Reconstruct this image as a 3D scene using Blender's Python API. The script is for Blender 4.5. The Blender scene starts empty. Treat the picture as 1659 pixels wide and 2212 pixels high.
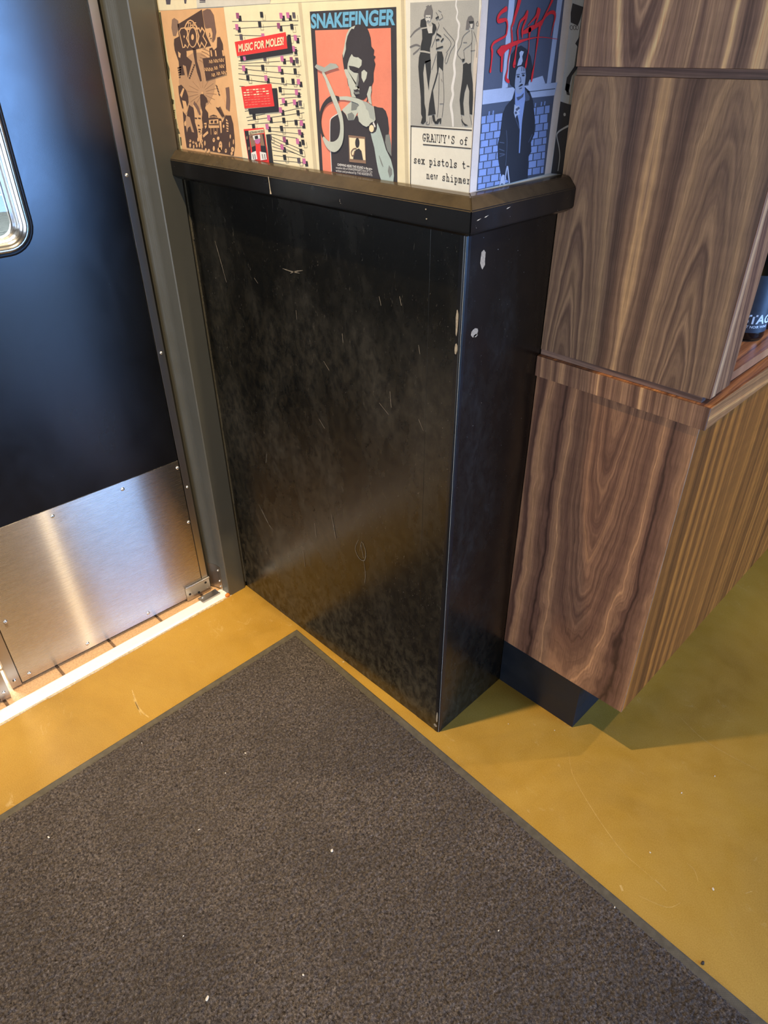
import bpy, bmesh, math, random
import numpy as np
from mathutils import Vector, Matrix
random.seed(7)
rng = np.random.default_rng(11)
S = bpy.context.scene
C = S.collection

# ------------------------------------------------------------------ camera, light, exposure
cam_data = bpy.data.cameras.new('camera')
cam = bpy.data.objects.new('camera', cam_data)
C.objects.link(cam)
right = Vector((0.70713244, 0.70704891, -0.00674982))
up = Vector((-0.39073027, 0.39869695, 0.82968102))
fwd = Vector((-0.58931619, 0.584057, -0.55819696))
m = Matrix((right, up, -fwd)).transposed().to_4x4()
m.translation = Vector((1.597, -0.9036, 1.45))
cam.matrix_world = m
cam_data.sensor_fit = 'VERTICAL'
cam_data.sensor_height = 24.0
cam_data.lens = 24.0 * 1498.65 / 2212.0
cam_data.clip_start = 0.02
S.camera = cam

world = bpy.data.worlds.new('world')
S.world = world
world.use_nodes = True
bg = world.node_tree.nodes['Background']
bg.inputs[0].default_value = (0.80, 0.74, 0.68, 1)
bg.inputs[1].default_value = 0.035

def spot(name, loc, target, energy, color, size_deg=110, radius=0.03, blend=0.6):
    l = bpy.data.lights.new(name, 'SPOT')
    l.energy = energy; l.color = color; l.spot_size = math.radians(size_deg); l.spot_blend = blend
    l.shadow_soft_size = radius
    o = bpy.data.objects.new(name, l); C.objects.link(o)
    o.location = loc
    o.rotation_euler = (Vector(target) - Vector(loc)).to_track_quat('-Z', 'Y').to_euler()
    return o
def area(name, loc, target, sx, sy, energy, color):
    l = bpy.data.lights.new(name, 'AREA')
    l.shape = 'RECTANGLE'; l.size = sx; l.size_y = sy; l.energy = energy; l.color = color
    o = bpy.data.objects.new(name, l); C.objects.link(o)
    o.location = loc
    o.rotation_euler = (Vector(target) - Vector(loc)).to_track_quat('-Z', 'Y').to_euler()
    return o
WARM = (1.0, 0.79, 0.50)
spot('spotlight_by_door', (0.563, -0.592, 3.0), (0.30, -0.50, 0.0), 330, WARM, 70, 0.025, 1.0)
spot('spotlight_over_entry', (2.35, 0.03, 2.9), (0.0, -0.45, 0.05), 190, WARM, 27, 0.03, 0.9)
spot('spotlight_over_bar', (2.1, 1.35, 3.0), (1.35, 0.3, 0.0), 75, WARM, 75, 0.03, 0.9)
area('window_daylight_east', (5.0, 1.45, 1.25), (0.0, 0.3, 1.1), 2.1, 1.9, 275, (0.22, 0.46, 1.0))
area('window_daylight_south', (1.9, -4.6, 1.25), (1.0, 0.2, 0.9), 2.4, 2.2, 145, (0.70, 0.82, 1.0))
area('kitchen_light', (-1.1, -0.6, 2.6), (-1.1, -0.6, 0.0), 0.9, 1.4, 330, (0.93, 0.98, 1.0))

S.view_settings.view_transform = 'Standard'
S.view_settings.look = 'None'
S.view_settings.exposure = 0.0
S.view_settings.gamma = 1.0
S.view_settings.use_curve_mapping = False

# ------------------------------------------------------------------ helpers
def thing(name, label, cat, loc=(0, 0, 0), group=None, kind=None):
    o = bpy.data.objects.new(name, None); C.objects.link(o)
    o.location = loc; o.empty_display_size = 0.05
    o['label'] = label
    if cat: o['category'] = cat
    if group: o['group'] = group
    if kind: o['kind'] = kind
    return o
def tag(o, label, cat, group=None, kind=None):
    o['label'] = label
    if cat: o['category'] = cat
    if group: o['group'] = group
    if kind: o['kind'] = kind
    return o
def wloc(o):
    v = Vector((0, 0, 0))
    while o is not None:
        v = v + o.location; o = o.parent
    return v
def link(name, me, mat, parent=None, origin=None):
    """mesh data in world coordinates -> object under its thing, vertices made local"""
    o = bpy.data.objects.new(name, me)
    C.objects.link(o)
    if mat is not None:
        for mm in (mat if isinstance(mat, (list, tuple)) else [mat]): me.materials.append(mm)
    if origin is None: origin = Vector((0, 0, 0)) if parent is None else wloc(parent)
    origin = Vector(origin)
    me.transform(Matrix.Translation(-origin))
    if parent is not None:
        o.parent = parent; o.location = origin - wloc(parent)
    else:
        o.location = origin
    return o
def obj(name, bm, mat, parent=None, smooth=False, origin=None):
    me = bpy.data.meshes.new(name)
    bmesh.ops.recalc_face_normals(bm, faces=bm.faces)
    bm.to_mesh(me); bm.free()
    if smooth:
        me.shade_smooth()
    return link(name, me, mat, parent, origin)
def box(bm, x0, x1, y0, y1, z0, z1, bev=0.0, seg=2):
    r = bmesh.ops.create_cube(bm, size=1.0)
    vs = r['verts']
    for v in vs:
        v.co = Vector(((x0 + x1) / 2 + v.co.x * (x1 - x0), (y0 + y1) / 2 + v.co.y * (y1 - y0), (z0 + z1) / 2 + v.co.z * (z1 - z0)))
    if bev > 0:
        es = list({e for v in vs for e in v.link_edges})
        bmesh.ops.bevel(bm, geom=es, offset=bev, segments=seg, affect='EDGES', profile=0.5)
def boxo(name, d, mat, parent=None, bev=0.0, origin=None, seg=2):
    bm = bmesh.new(); box(bm, *d, bev=bev, seg=seg)
    return obj(name, bm, mat, parent, origin=origin)
def prism(bm, prof, place, n0, n1):
    """prof: 2-D points; place(p, t) -> 3-D; extruded from t=n0 to t=n1"""
    a = [bm.verts.new(place(p, n0)) for p in prof]; b = [bm.verts.new(place(p, n1)) for p in prof]
    k = len(prof)
    for i in range(k): bm.faces.new((a[i], a[(i + 1) % k], b[(i + 1) % k], b[i]))
    bm.faces.new(a[::-1]); bm.faces.new(b)
def lathe(bm, prof, cx, cy, seg=40):
    rings = []
    for r, z in prof:
        if r < 1e-5: rings.append([bm.verts.new((cx, cy, z))])
        else: rings.append([bm.verts.new((cx + r * math.cos(2 * math.pi * i / seg), cy + r * math.sin(2 * math.pi * i / seg), z)) for i in range(seg)])
    for a, b in zip(rings, rings[1:]):
        for i in range(seg):
            j = (i + 1) % seg
            if len(a) == 1 and len(b) == 1: continue
            if len(a) == 1: bm.faces.new((a[0], b[i], b[j]))
            elif len(b) == 1: bm.faces.new((a[i], a[j], b[0]))
            else: bm.faces.new((a[i], a[j], b[j], b[i]))

# ------------------------------------------------------------------ materials
def newmat(name):
    mt = bpy.data.materials.new(name); mt.use_nodes = True
    nt = mt.node_tree
    return mt, nt, nt.nodes['Principled BSDF']
class N:
    def __init__(s, nt): s.nt = nt
    def add(s, t, **kw):
        n = s.nt.nodes.new(t)
        for k, v in kw.items(): setattr(n, k, v)
        return n
    def put(s, sock, v):
        if v is None: return
        if hasattr(v, 'is_linked'): s.nt.links.new(v, sock)
        else: sock.default_value = v
    def math(s, op, a, b=None, c=None):
        n = s.add('ShaderNodeMath', operation=op)
        for i, v in enumerate((a, b, c)): s.put(n.inputs[i], v)
        return n.outputs[0]
    def pos(s):
        return s.add('ShaderNodeNewGeometry').outputs['Position']
    def sep(s, v):
        n = s.add('ShaderNodeSeparateXYZ'); s.put(n.inputs[0], v); return n.outputs
    def comb(s, x, y, z=0.0):
        n = s.add('ShaderNodeCombineXYZ')
        for i, v in enumerate((x, y, z)): s.put(n.inputs[i], v)
        return n.outputs[0]
    def scale(s, v, sc, off=(0, 0, 0)):
        n = s.add('ShaderNodeMapping'); s.put(n.inputs[0], v)
        n.inputs['Scale'].default_value = sc; n.inputs['Location'].default_value = off
        return n.outputs[0]
    def noise(s, v, scale, detail=3, rough=0.5, dist=0.0, dim='3D', w=None):
        n = s.add('ShaderNodeTexNoise', noise_dimensions=dim)
        if dim == '1D': s.put(n.inputs['W'], w)
        else: s.put(n.inputs['Vector'], v)
        n.inputs['Scale'].default_value = scale; n.inputs['Detail'].default_value = detail
        n.inputs['Roughness'].default_value = rough; n.inputs['Distortion'].default_value = dist
        return n.outputs[0]
    def ramp(s, f, stops, interp='LINEAR'):
        n = s.add('ShaderNodeValToRGB'); s.put(n.inputs[0], f)
        r = n.color_ramp; r.interpolation = interp
        while len(r.elements) > 1: r.elements.remove(r.elements[-1])
        for i, (p, c) in enumerate(stops):
            e = r.elements[0] if i == 0 else r.elements.new(p)
            e.position = p; e.color = (c if len(c) == 4 else (*c, 1)) if hasattr(c, '__len__') else (c, c, c, 1)
        return n.outputs[0]
    def mix(s, f, a, b, mode='MIX'):
        n = s.add('ShaderNodeMix', data_type='RGBA', blend_type=mode)
        s.put(n.inputs[0], f)
        for i, v in ((6, a), (7, b)):
            if isinstance(v, tuple) and len(v) == 3: v = (*v, 1)
            s.put(n.inputs[i], v)
        return n.outputs[2]
    def bump(s, h, strength, dist=0.001):
        n = s.add('ShaderNodeBump'); s.put(n.inputs['Height'], h)
        n.inputs['Strength'].default_value = strength; n.inputs['Distance'].default_value = dist
        return n.outputs[0]
def plain(name, col, rough=0.5, metal=0.0, spec=0.5, var=0.0, vscale=40.0, bump=0.0):
    mt, nt, b = newmat(name); k = N(nt)
    b.inputs['Roughness'].default_value = rough; b.inputs['Metallic'].default_value = metal
    b.inputs['Specular IOR Level'].default_value = spec
    if var > 0:
        n = k.noise(k.pos(), vscale, 4, 0.6)
        c2 = tuple(max(0.0, c * (1 - var)) for c in col); c3 = tuple(min(1.0, c * (1 + var)) for c in col)
        k.put(b.inputs['Base Color'], k.ramp(n, [(0.3, c2), (0.7, c3)]))
        if bump > 0: k.put(b.inputs['Normal'], k.bump(n, bump, 0.002))
    else: b.inputs['Base Color'].default_value = (*col, 1)
    return mt

def mat_floor():
    mt, nt, b = newmat('stained_concrete'); k = N(nt); p = k.pos()
    n1 = k.noise(p, 2.3, 6, 0.62, 0.6); n2 = k.noise(p, 14, 5, 0.6, 0.3); n3 = k.noise(p, 420, 2, 0.6)
    c = k.ramp(n1, [(0.28, (0.29, 0.145, 0.013)), (0.5, (0.43, 0.222, 0.020)), (0.72, (0.54, 0.30, 0.036))])
    c = k.mix(k.math('MULTIPLY', k.math('SUBTRACT', n2, 0.35), 0.6), c, (0.60, 0.36, 0.07))
    c = k.mix(0.22, c, k.ramp(n3, [(0.3, (0.24, 0.13, 0.015)), (0.7, (0.7, 0.46, 0.12))]), 'MIX')
    # pale scuffs
    s = k.noise(k.scale(p, (1, 1.6, 1)), 22, 6, 0.72, 1.2)
    sm = k.ramp(s, [(0.60, 0.0), (0.72, 1.0)])
    big = k.ramp(k.noise(p, 3.1, 2), [(0.45, 0.0), (0.62, 1.0)])
    c = k.mix(k.math('MULTIPLY', k.math('MULTIPLY', sm, big), 0.35), c, (0.80, 0.60, 0.30))
    k.put(b.inputs['Base Color'], c)
    k.put(b.inputs['Roughness'], k.ramp(n2, [(0.3, 0.34), (0.7, 0.52)]))
    b.inputs['Specular IOR Level'].default_value = 0.4
    k.put(b.inputs['Normal'], k.bump(n2, 0.08, 0.003))
    return mt
def mat_black_panel(name='scuffed_black_paint', amt=1.0):
    mt, nt, b = newmat(name); k = N(nt); p = k.pos()
    x, y, z = k.sep(p)
    sm = k.noise(k.scale(p, (1, 1, 0.50), (0.3, 0, 0.15)), 6.0, 4, 0.55, 0.15)
    sm2 = k.noise(k.scale(p, (1, 1, 0.65), (3, 1, 2)), 48, 6, 0.72, 0.3)
    dust_or_lit = k.ramp(sm, [(0.46, 0.0), (0.74, 1.0)])
    scr = k.ramp(k.noise(k.scale(p, (3.0, 3.0, 0.7)), 55, 3, 0.7, 2.5), [(0.665, 0.0), (0.70, 1.0)])
    low = k.ramp(z, [(0.02, 1.0), (0.30, 0.25), (0.9, 0.18), (1.1, 0.05)])
    f = k.math('MULTIPLY', dust_or_lit, k.ramp(sm2, [(0.35, 0.25), (0.65, 1.0)]))
    c = k.mix(k.math('MULTIPLY', f, 0.75 * amt), (0.0030, 0.0030, 0.0026), (0.040, 0.034, 0.024))
    c = k.mix(k.math('MULTIPLY', k.math('MULTIPLY', k.ramp(sm2, [(0.42, 0.0), (0.62, 1.0)]), low), 0.6 * amt), c, (0.10, 0.075, 0.040))
    c = k.mix(k.math('MULTIPLY', scr, 0.45 * amt), c, (0.16, 0.135, 0.10))
    speck = k.ramp(k.noise(p, 240, 2, 0.5), [(0.745, 0.0), (0.77, 1.0)])
    c = k.mix(k.math('MULTIPLY', speck, 0.7), c, (0.35, 0.32, 0.27))
    k.put(b.inputs['Base Color'], c)
    k.put(b.inputs['Roughness'], k.math('ADD', 0.25, k.math('MULTIPLY', f, 0.25)))
    b.inputs['Specular IOR Level'].default_value = 0.5
    k.put(b.inputs['Normal'], k.bump(sm2, 0.05, 0.002))
    return mt
def mat_gloss_black(name, col=(0.010, 0.010, 0.011), rough=0.3, chips=0.0, dust_or_lit=None):
    mt, nt, b = newmat(name); k = N(nt); p = k.pos()
    n = k.noise(p, 260, 3, 0.6)
    c = col
    if chips > 0:
        ch = k.ramp(k.noise(p, 70, 4, 0.7, 1.0), [(0.715, 0.0), (0.74, 1.0)])
        c = k.mix(k.math('MULTIPLY', ch, chips), col, (0.35, 0.30, 0.24))
        k.put(b.inputs['Base Color'], c)
    else: b.inputs['Base Color'].default_value = (*col, 1)
    if dust_or_lit is not None:      # warm light from above, painted as brown on upward facing surfaces
        nz = k.sep(k.add('ShaderNodeNewGeometry').outputs['Normal'])[2]
        d = k.math('MULTIPLY', k.ramp(nz, [(0.2, 0.0), (0.6, 1.0)]), k.ramp(k.noise(p, 35, 4, 0.6), [(0.3, 0.65), (0.6, 1.0)]))
        src = c if chips > 0 else (*col, 1)
        k.put(b.inputs['Base Color'], k.mix(d, src, dust_or_lit))
    k.put(b.inputs['Roughness'], k.ramp(k.noise(p, 18, 4, 0.6), [(0.3, rough * 0.85), (0.7, rough * 1.25)]))
    k.put(b.inputs['Normal'], k.bump(n, 0.06, 0.001))
    return mt
def mat_door():
    mt, nt, b = newmat('satin_black_door'); k = N(nt); p = k.pos()
    sm = k.noise(k.scale(p, (1, 1, 0.7)), 9, 5, 0.6, 0.6)
    c = k.ramp(sm, [(0.35, (0.0025, 0.0025, 0.003)), (0.7, (0.005, 0.005, 0.006))])
    k.put(b.inputs['Base Color'], c)
    k.put(b.inputs['Roughness'], k.ramp(sm, [(0.3, 0.21), (0.7, 0.28)]))
    b.inputs['Specular IOR Level'].default_value = 0.85
    k.put(b.inputs['Normal'], k.bump(k.noise(p, 500, 2), 0.05, 0.0005))
    return mt
def mat_steel(name, col=(0.62, 0.60, 0.57), rough=0.30, aniso=0.75, axis='Y'):
    mt, nt, b = newmat(name); k = N(nt); p = k.pos()
    sc = (1, 3, 320) if axis == 'Y' else (320, 320, 3)
    n = k.noise(k.scale(p, sc), 4.0, 4, 0.7)
    big = k.noise(p, 5, 4, 0.6)
    k.put(b.inputs['Base Color'], k.mix(k.ramp(big, [(0.35, 0.0), (0.7, 0.5)]), (*col, 1), tuple(c * 0.82 for c in col)))
    b.inputs['Metallic'].default_value = 1.0
    k.put(b.inputs['Roughness'], k.ramp(n, [(0.3, rough * 0.88), (0.7, rough * 1.12)]))
    if aniso > 0:
        b.inputs['Anisotropic'].default_value = aniso
        t = k.add('ShaderNodeTangent', direction_type='UV_MAP')
        k.put(b.inputs['Tangent'], t.outputs[0])
    k.put(b.inputs['Normal'], k.bump(n, 0.012, 0.0003))
    return mt
def mat_wood(name, across='x', mode='cath', mirror=None, uc=0.0, vt=0.3, sgn=1.0, slope=0.10, freq=60.0, warp=0.02, seed=0.0, tint=(1, 1, 1), rough=0.38, vaxis='z', light=1.0, sig=0.05, spec=0.4):
    """walnut veneer: growth rings cut flat (cathedrals), or straight quarter-sawn stripes"""
    mt, nt, b = newmat(name); k = N(nt); p = k.pos(); ax = dict(zip('xyz', k.sep(p)))
    u, v = ax[across], ax[vaxis]
    if mirror is not None: u = k.math('ABSOLUTE', k.math('SUBTRACT', u, mirror))
    pv = k.comb(k.math('MULTIPLY', u, 1.0), k.math('MULTIPLY', v, 1.0), seed)
    w1 = k.math('MULTIPLY', k.math('SUBTRACT', k.noise(k.scale(pv, (1, 0.30, 1)), 9, 3, 0.55, 0.4), 0.5), warp * 2)
    w2 = k.math('MULTIPLY', k.math('SUBTRACT', k.noise(k.scale(pv, (1, 0.45, 1), (4, 0, 0)), 34, 2, 0.5, 0.3), 0.5), warp * 0.55)
    if mode == 'cath':
        du = k.math('SUBTRACT', u, uc); d2 = k.math('MULTIPLY', du, du)
        h = k.math('SQRT', k.math('ADD', d2, 0.00008))
        g = k.math('EXPONENT', k.math('MULTIPLY', d2, -1.0 / (sig * sig)))
        f = k.math('ADD', h, k.math('MULTIPLY', k.math('MULTIPLY', k.math('SUBTRACT', v, vt), slope * sgn), g))
    else:
        f = k.math('ADD', u, k.math('MULTIPLY', v, slope))
    f = k.math('ADD', k.math('ADD', f, w1), k.math('MULTIPLY', w2, 1.0))
    f = k.math('ADD', f, 3.0 + seed)
    ring = k.noise(None, freq, 3.5, 0.62, 0, '1D', w=f)
    fine = k.noise(None, freq * 5, 2, 0.5, 0, '1D', w=f)
    t = tint; L = light
    cc = lambda r, g, bb: (r * t[0] * L, g * t[1] * L, bb * t[2] * L)
    c = k.ramp(ring, [(0.24, cc(0.042, 0.024, 0.020)), (0.40, cc(0.085, 0.049, 0.038)), (0.52, cc(0.130, 0.078, 0.055)), (0.63, cc(0.195, 0.120, 0.078)), (0.76, cc(0.33, 0.205, 0.115))])
    c = k.mix(0.30, c, k.ramp(fine, [(0.3, (0.25, 0.22, 0.22)), (0.7, (0.85, 0.85, 0.85))]), 'OVERLAY')
    pore = k.noise(k.scale(pv, (1, 0.022, 1)), 520, 3, 0.7)
    c = k.mix(0.32, c, k.ramp(pore, [(0.30, 0.12), (0.62, 0.78)]), 'OVERLAY')
    fig = k.noise(k.scale(pv, (0.35, 1.4, 1)), 26, 3, 0.6)
    c = k.mix(0.14, c, k.ramp(fig, [(0.3, 0.2), (0.7, 0.8)]), 'OVERLAY')
    k.put(b.inputs['Base Color'], c)
    b.inputs['Roughness'].default_value = rough
    b.inputs['Specular IOR Level'].default_value = spec
    k.put(b.inputs['Normal'], k.bump(pore, 0.06, 0.0006))
    return mt
def mat_pile():
    mt, nt, b = newmat('mat_pile'); k = N(nt); p = k.pos()
    n = k.noise(p, 215, 3, 0.75); n2 = k.noise(p, 4.0, 5, 0.65, 0.5); n3 = k.noise(p, 700, 1, 0.5)
    c = k.ramp(n, [(0.32, (0.012, 0.010, 0.009)), (0.47, (0.070, 0.056, 0.048)), (0.60, (0.140, 0.113, 0.094)), (0.76, (0.32, 0.265, 0.22))])
    c = k.mix(k.math('MULTIPLY', k.ramp(n2, [(0.38, 0.0), (0.65, 1.0)]), 0.42), c, (0.050, 0.040, 0.033))
    c = k.mix(k.ramp(n3, [(0.68, 0.0), (0.74, 0.6)]), c, (0.45, 0.38, 0.30))
    k.put(b.inputs['Base Color'], c)
    b.inputs['Roughness'].default_value = 0.95
    b.inputs['Specular IOR Level'].default_value = 0.1
    return mt
def mat_rubber():
    mt, nt, b = newmat('mat_rubber_edge'); k = N(nt); p = k.pos()
    w = k.noise(p, 60, 3, 0.6); wv = k.add('ShaderNodeTexChecker'); k.put(wv.inputs['Vector'], k.scale(p, (1, 1, 0))); wv.inputs['Scale'].default_value = 420
    c = k.ramp(w, [(0.3, (0.085, 0.070, 0.044)), (0.7, (0.14, 0.115, 0.075))])
    c = k.mix(k.math('MULTIPLY', wv.outputs['Fac'], 0.3), c, (0.05, 0.042, 0.03))
    k.put(b.inputs['Base Color'], c); b.inputs['Roughness'].default_value = 0.6
    return mt
def mat_paper(name, col, rough=0.62, blotch=0.06):
    mt, nt, b = newmat(name); k = N(nt); p = k.pos()
    n = k.noise(p, 30, 5, 0.65); n2 = k.noise(p, 700, 2, 0.6)
    c = k.ramp(n, [(0.3, tuple(x * (1 - blotch) for x in col)), (0.7, tuple(min(1, x * (1 + blotch)) for x in col))])
    c = k.mix(0.10, c, k.ramp(n2, [(0.3, 0.25), (0.7, 0.75)]), 'OVERLAY')
    k.put(b.inputs['Base Color'], c); b.inputs['Roughness'].default_value = rough
    b.inputs['Specular IOR Level'].default_value = 0.3
    wr = k.noise(k.scale(p, (0.5, 0.5, 1)), 26, 3, 0.5, 0.8)
    k.put(b.inputs['Normal'], k.bump(wr, 0.10, 0.004))
    return mt
def mat_glass(name, col=(1, 1, 1), rough=0.0):
    mt, nt, b = newmat(name)
    b.inputs['Base Color'].default_value = (*col, 1); b.inputs['Roughness'].default_value = rough
    b.inputs['Transmission Weight'].default_value = 1.0; b.inputs['IOR'].default_value = 1.45
    return mt

M_floor = mat_floor()
M_panel = mat_black_panel()
M_end = mat_black_panel('black_end_paint', 0.4)
M_rail = mat_gloss_black('black_gloss_rail', (0.007, 0.0062, 0.0055), 0.22, 0.8, (0.060, 0.043, 0.024))
M_bead = mat_gloss_black('black_corner_bead', (0.006, 0.006, 0.007), 0.30, 0.9)
M_toe = mat_gloss_black('black_toe_kick', (0.004, 0.007, 0.013), 0.40)
M_door = mat_door()
M_kick = mat_steel('brushed_kick_steel', (0.58, 0.50, 0.41), 0.27, 1.0)
M_strip = mat_steel('steel_edge', (0.50, 0.47, 0.44), 0.32, 0.0)
def add_streak(mt):
    nt = mt.node_tree; k = N(nt)
    out = nt.nodes['Material Output']; b = nt.nodes['Principled BSDF']
    g = k.add('ShaderNodeBsdfAnisotropic', distribution='GGX')
    g.inputs['Color'].default_value = (0.66, 0.62, 0.55, 1); g.inputs['Roughness'].default_value = 0.27
    g.inputs['Anisotropy'].default_value = -0.90
    t = k.add('ShaderNodeTangent', direction_type='UV_MAP'); k.put(g.inputs['Tangent'], t.outputs[0])
    mx = k.add('ShaderNodeMixShader'); mx.inputs[0].default_value = 0.10
    nt.links.new(b.outputs[0], mx.inputs[1]); nt.links.new(g.outputs[0], mx.inputs[2]); nt.links.new(mx.outputs[0], out.inputs[0])
add_streak(M_kick)
M_chrome = plain('bright_rivet', (0.80, 0.77, 0.72), 0.30, 1.0)
M_frame = mat_gloss_black('painted_steel_jamb', (0.085, 0.082, 0.068), 0.34, 0.25)
M_frame.node_tree.nodes['Principled BSDF'].inputs['Specular IOR Level'].default_value = 0.9
M_gap = plain('dark_gap', (0.006, 0.006, 0.005), 0.8, var=0.3)
M_thresh = plain('threshold_aluminium', (0.92, 0.90, 0.86), 0.45, 0.0, 0.6, 0.03, 90)
M_caulk = plain('caulk', (0.62, 0.47, 0.27), 0.8, var=0.35, vscale=160, bump=0.3)
M_tile = plain('quarry_tile', (0.66, 0.40, 0.20), 0.55, var=0.22, vscale=220, bump=0.1)
M_grout = plain('tile_grout', (0.20, 0.125, 0.075), 0.9, var=0.3, vscale=200)
M_gasket = mat_gloss_black('black_gasket', (0.006, 0.006, 0.007), 0.45)
M_winframe = plain('window_frame_steel', (0.60, 0.58, 0.55), 0.24, 1.0)
M_glass = mat_glass('clear_glass')
M_kwall = plain('kitchen_white_wall', (0.86, 0.87, 0.86), 0.6, var=0.03)
M_ksteel = mat_steel('kitchen_steel', (0.66, 0.70, 0.69), 0.28, 0.0)
M_pile = mat_pile()
M_rubber = mat_rubber()
M_rust = plain('orange_rust', (0.75, 0.22, 0.03), 0.7, var=0.4, vscale=500, bump=0.4)
M_crumb = plain('crumb', (0.78, 0.68, 0.52), 0.8, var=0.2, vscale=600)
M_seed = plain('dark_crumb', (0.04, 0.03, 0.022), 0.5, var=0.3, vscale=600)

L, D, W = 0.8752, 0.2523, 0.3401
XF = L + W
XT = 1.2185                      # front plane of the upper unit
UM = 1.035
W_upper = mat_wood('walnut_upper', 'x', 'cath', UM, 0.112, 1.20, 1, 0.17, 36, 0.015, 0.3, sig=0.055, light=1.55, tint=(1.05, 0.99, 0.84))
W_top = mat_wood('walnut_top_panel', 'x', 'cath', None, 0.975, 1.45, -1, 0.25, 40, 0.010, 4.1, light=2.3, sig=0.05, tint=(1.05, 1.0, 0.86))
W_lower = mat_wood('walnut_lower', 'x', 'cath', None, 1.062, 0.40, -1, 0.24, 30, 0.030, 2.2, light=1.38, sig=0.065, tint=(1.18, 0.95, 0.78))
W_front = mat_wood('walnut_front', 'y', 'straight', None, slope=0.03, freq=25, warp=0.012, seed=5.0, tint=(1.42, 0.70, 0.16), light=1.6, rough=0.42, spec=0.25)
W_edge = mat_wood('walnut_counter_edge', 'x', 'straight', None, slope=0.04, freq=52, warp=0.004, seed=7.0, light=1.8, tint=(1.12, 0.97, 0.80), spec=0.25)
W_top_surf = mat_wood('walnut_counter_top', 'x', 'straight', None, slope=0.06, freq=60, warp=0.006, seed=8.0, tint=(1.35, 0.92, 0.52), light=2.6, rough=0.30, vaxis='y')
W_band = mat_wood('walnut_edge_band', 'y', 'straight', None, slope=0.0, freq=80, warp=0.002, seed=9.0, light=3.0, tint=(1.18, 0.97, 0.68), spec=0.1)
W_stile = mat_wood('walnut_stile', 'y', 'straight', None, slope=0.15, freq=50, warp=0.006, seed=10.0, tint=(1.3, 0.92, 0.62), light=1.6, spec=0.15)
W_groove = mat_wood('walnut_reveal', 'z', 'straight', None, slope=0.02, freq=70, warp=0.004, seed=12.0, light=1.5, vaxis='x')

# ------------------------------------------------------------------ the setting
floor = boxo('floor', (0.012, 5.2, -3.6, 3.6, -0.10, 0.0), M_floor)
tag(floor, 'amber stained concrete floor with a worn satin sheen', 'floor', kind='structure')

kfloor = thing('floor_kitchen', 'orange quarry tile floor running under the swinging door', 'floor', (-1.0, -0.6, 0.0), kind='structure')
boxo('grout_bed', (-2.0, 0.012, -1.8, 0.6, -0.10, -0.002), M_grout, kfloor)
tile_me = None
T = 0.1525
for i in range(0, 3):
    for j in range(-10, 3):
        x1 = 0.0085 - i * T; y0 = 0.028 + j * T
        if tile_me is None:
            bm = bmesh.new(); box(bm, x1 - T + 0.008, x1, y0, y0 + T - 0.008, -0.012, 0.001, 0.0015, 1)
            tl = obj('tile', bm, M_tile, kfloor, origin=(x1, y0, 0)); tile_me = tl.data
        else:
            tl = bpy.data.objects.new('tile', tile_me); C.objects.link(tl); tl.parent = kfloor
            tl.location = Vector((x1, y0, 0)) - kfloor.location

thr = thing('threshold_strip', 'bright white metal threshold strip along the foot of the kitchen doors', 'threshold', (0.03, -0.5, 0.0))
bm = bmesh.new()
prism(bm, [(0.0095, 0.0), (0.0095, 0.004), (0.014, 0.0052), (0.045, 0.0052), (0.0515, 0.003), (0.0515, 0.0)], lambda p, t: (p[0], t, p[1]), -1.6, -0.062)
obj('strip', bm, M_thresh, thr)
bm = bmesh.new()
for i in range(48):
    y = -1.55 + i * 0.031
    w = 0.0045 + 0.003 * random.random()
    box(bm, 0.0512, 0.0515 + w, y, y + 0.0312, 0.0, 0.0016 + 0.0006 * random.random())
obj('caulk_line', bm, M_caulk, thr)

# --- papered wall with black wainscot
wall = thing('wall_back', 'thick wall stub papered with posters above and black below', 'wall', (0.45, 0.1, 0.0), kind='structure')
M_wallpaper = mat_paper('wall_base_paper', (0.62, 0.56, 0.44))
H = 2.6
boxo('core', (0.0, L - 0.001, 0.001, 0.60, 0.0, H), M_wallpaper, wall)
boxo('wainscot_panel', (0.0, L - 0.075, -0.0002, 0.004, 0.0, 1.235), M_panel, wall, 0.0004)
boxo('corner_board', (L - 0.0744, L - 0.006, -0.0008, 0.004, 0.0, 1.235), M_panel, wall, 0.0006)
boxo('end_board', (L - 0.004, L, 0.006, D + 0.05, 0.0, 1.235), M_end, wall, 0.0004)
bm = bmesh.new()
pr = []
R = 0.0065
for a in np.linspace(-90, 0, 7):
    pr.append((L + 0.0004 - R + R * math.cos(math.radians(a)), -0.0012 + R + R * math.sin(math.radians(a))))
pr += [(L + 0.0004, 0.012), (L - 0.004, 0.012), (L - 0.012, 0.003), (L - 0.012, -0.0012)]
prism(bm, pr, lambda p, t: (p[0], p[1], t), 0.0, 1.225)
obj('corner_bead', bm, M_bead, wall, smooth=False)
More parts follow.
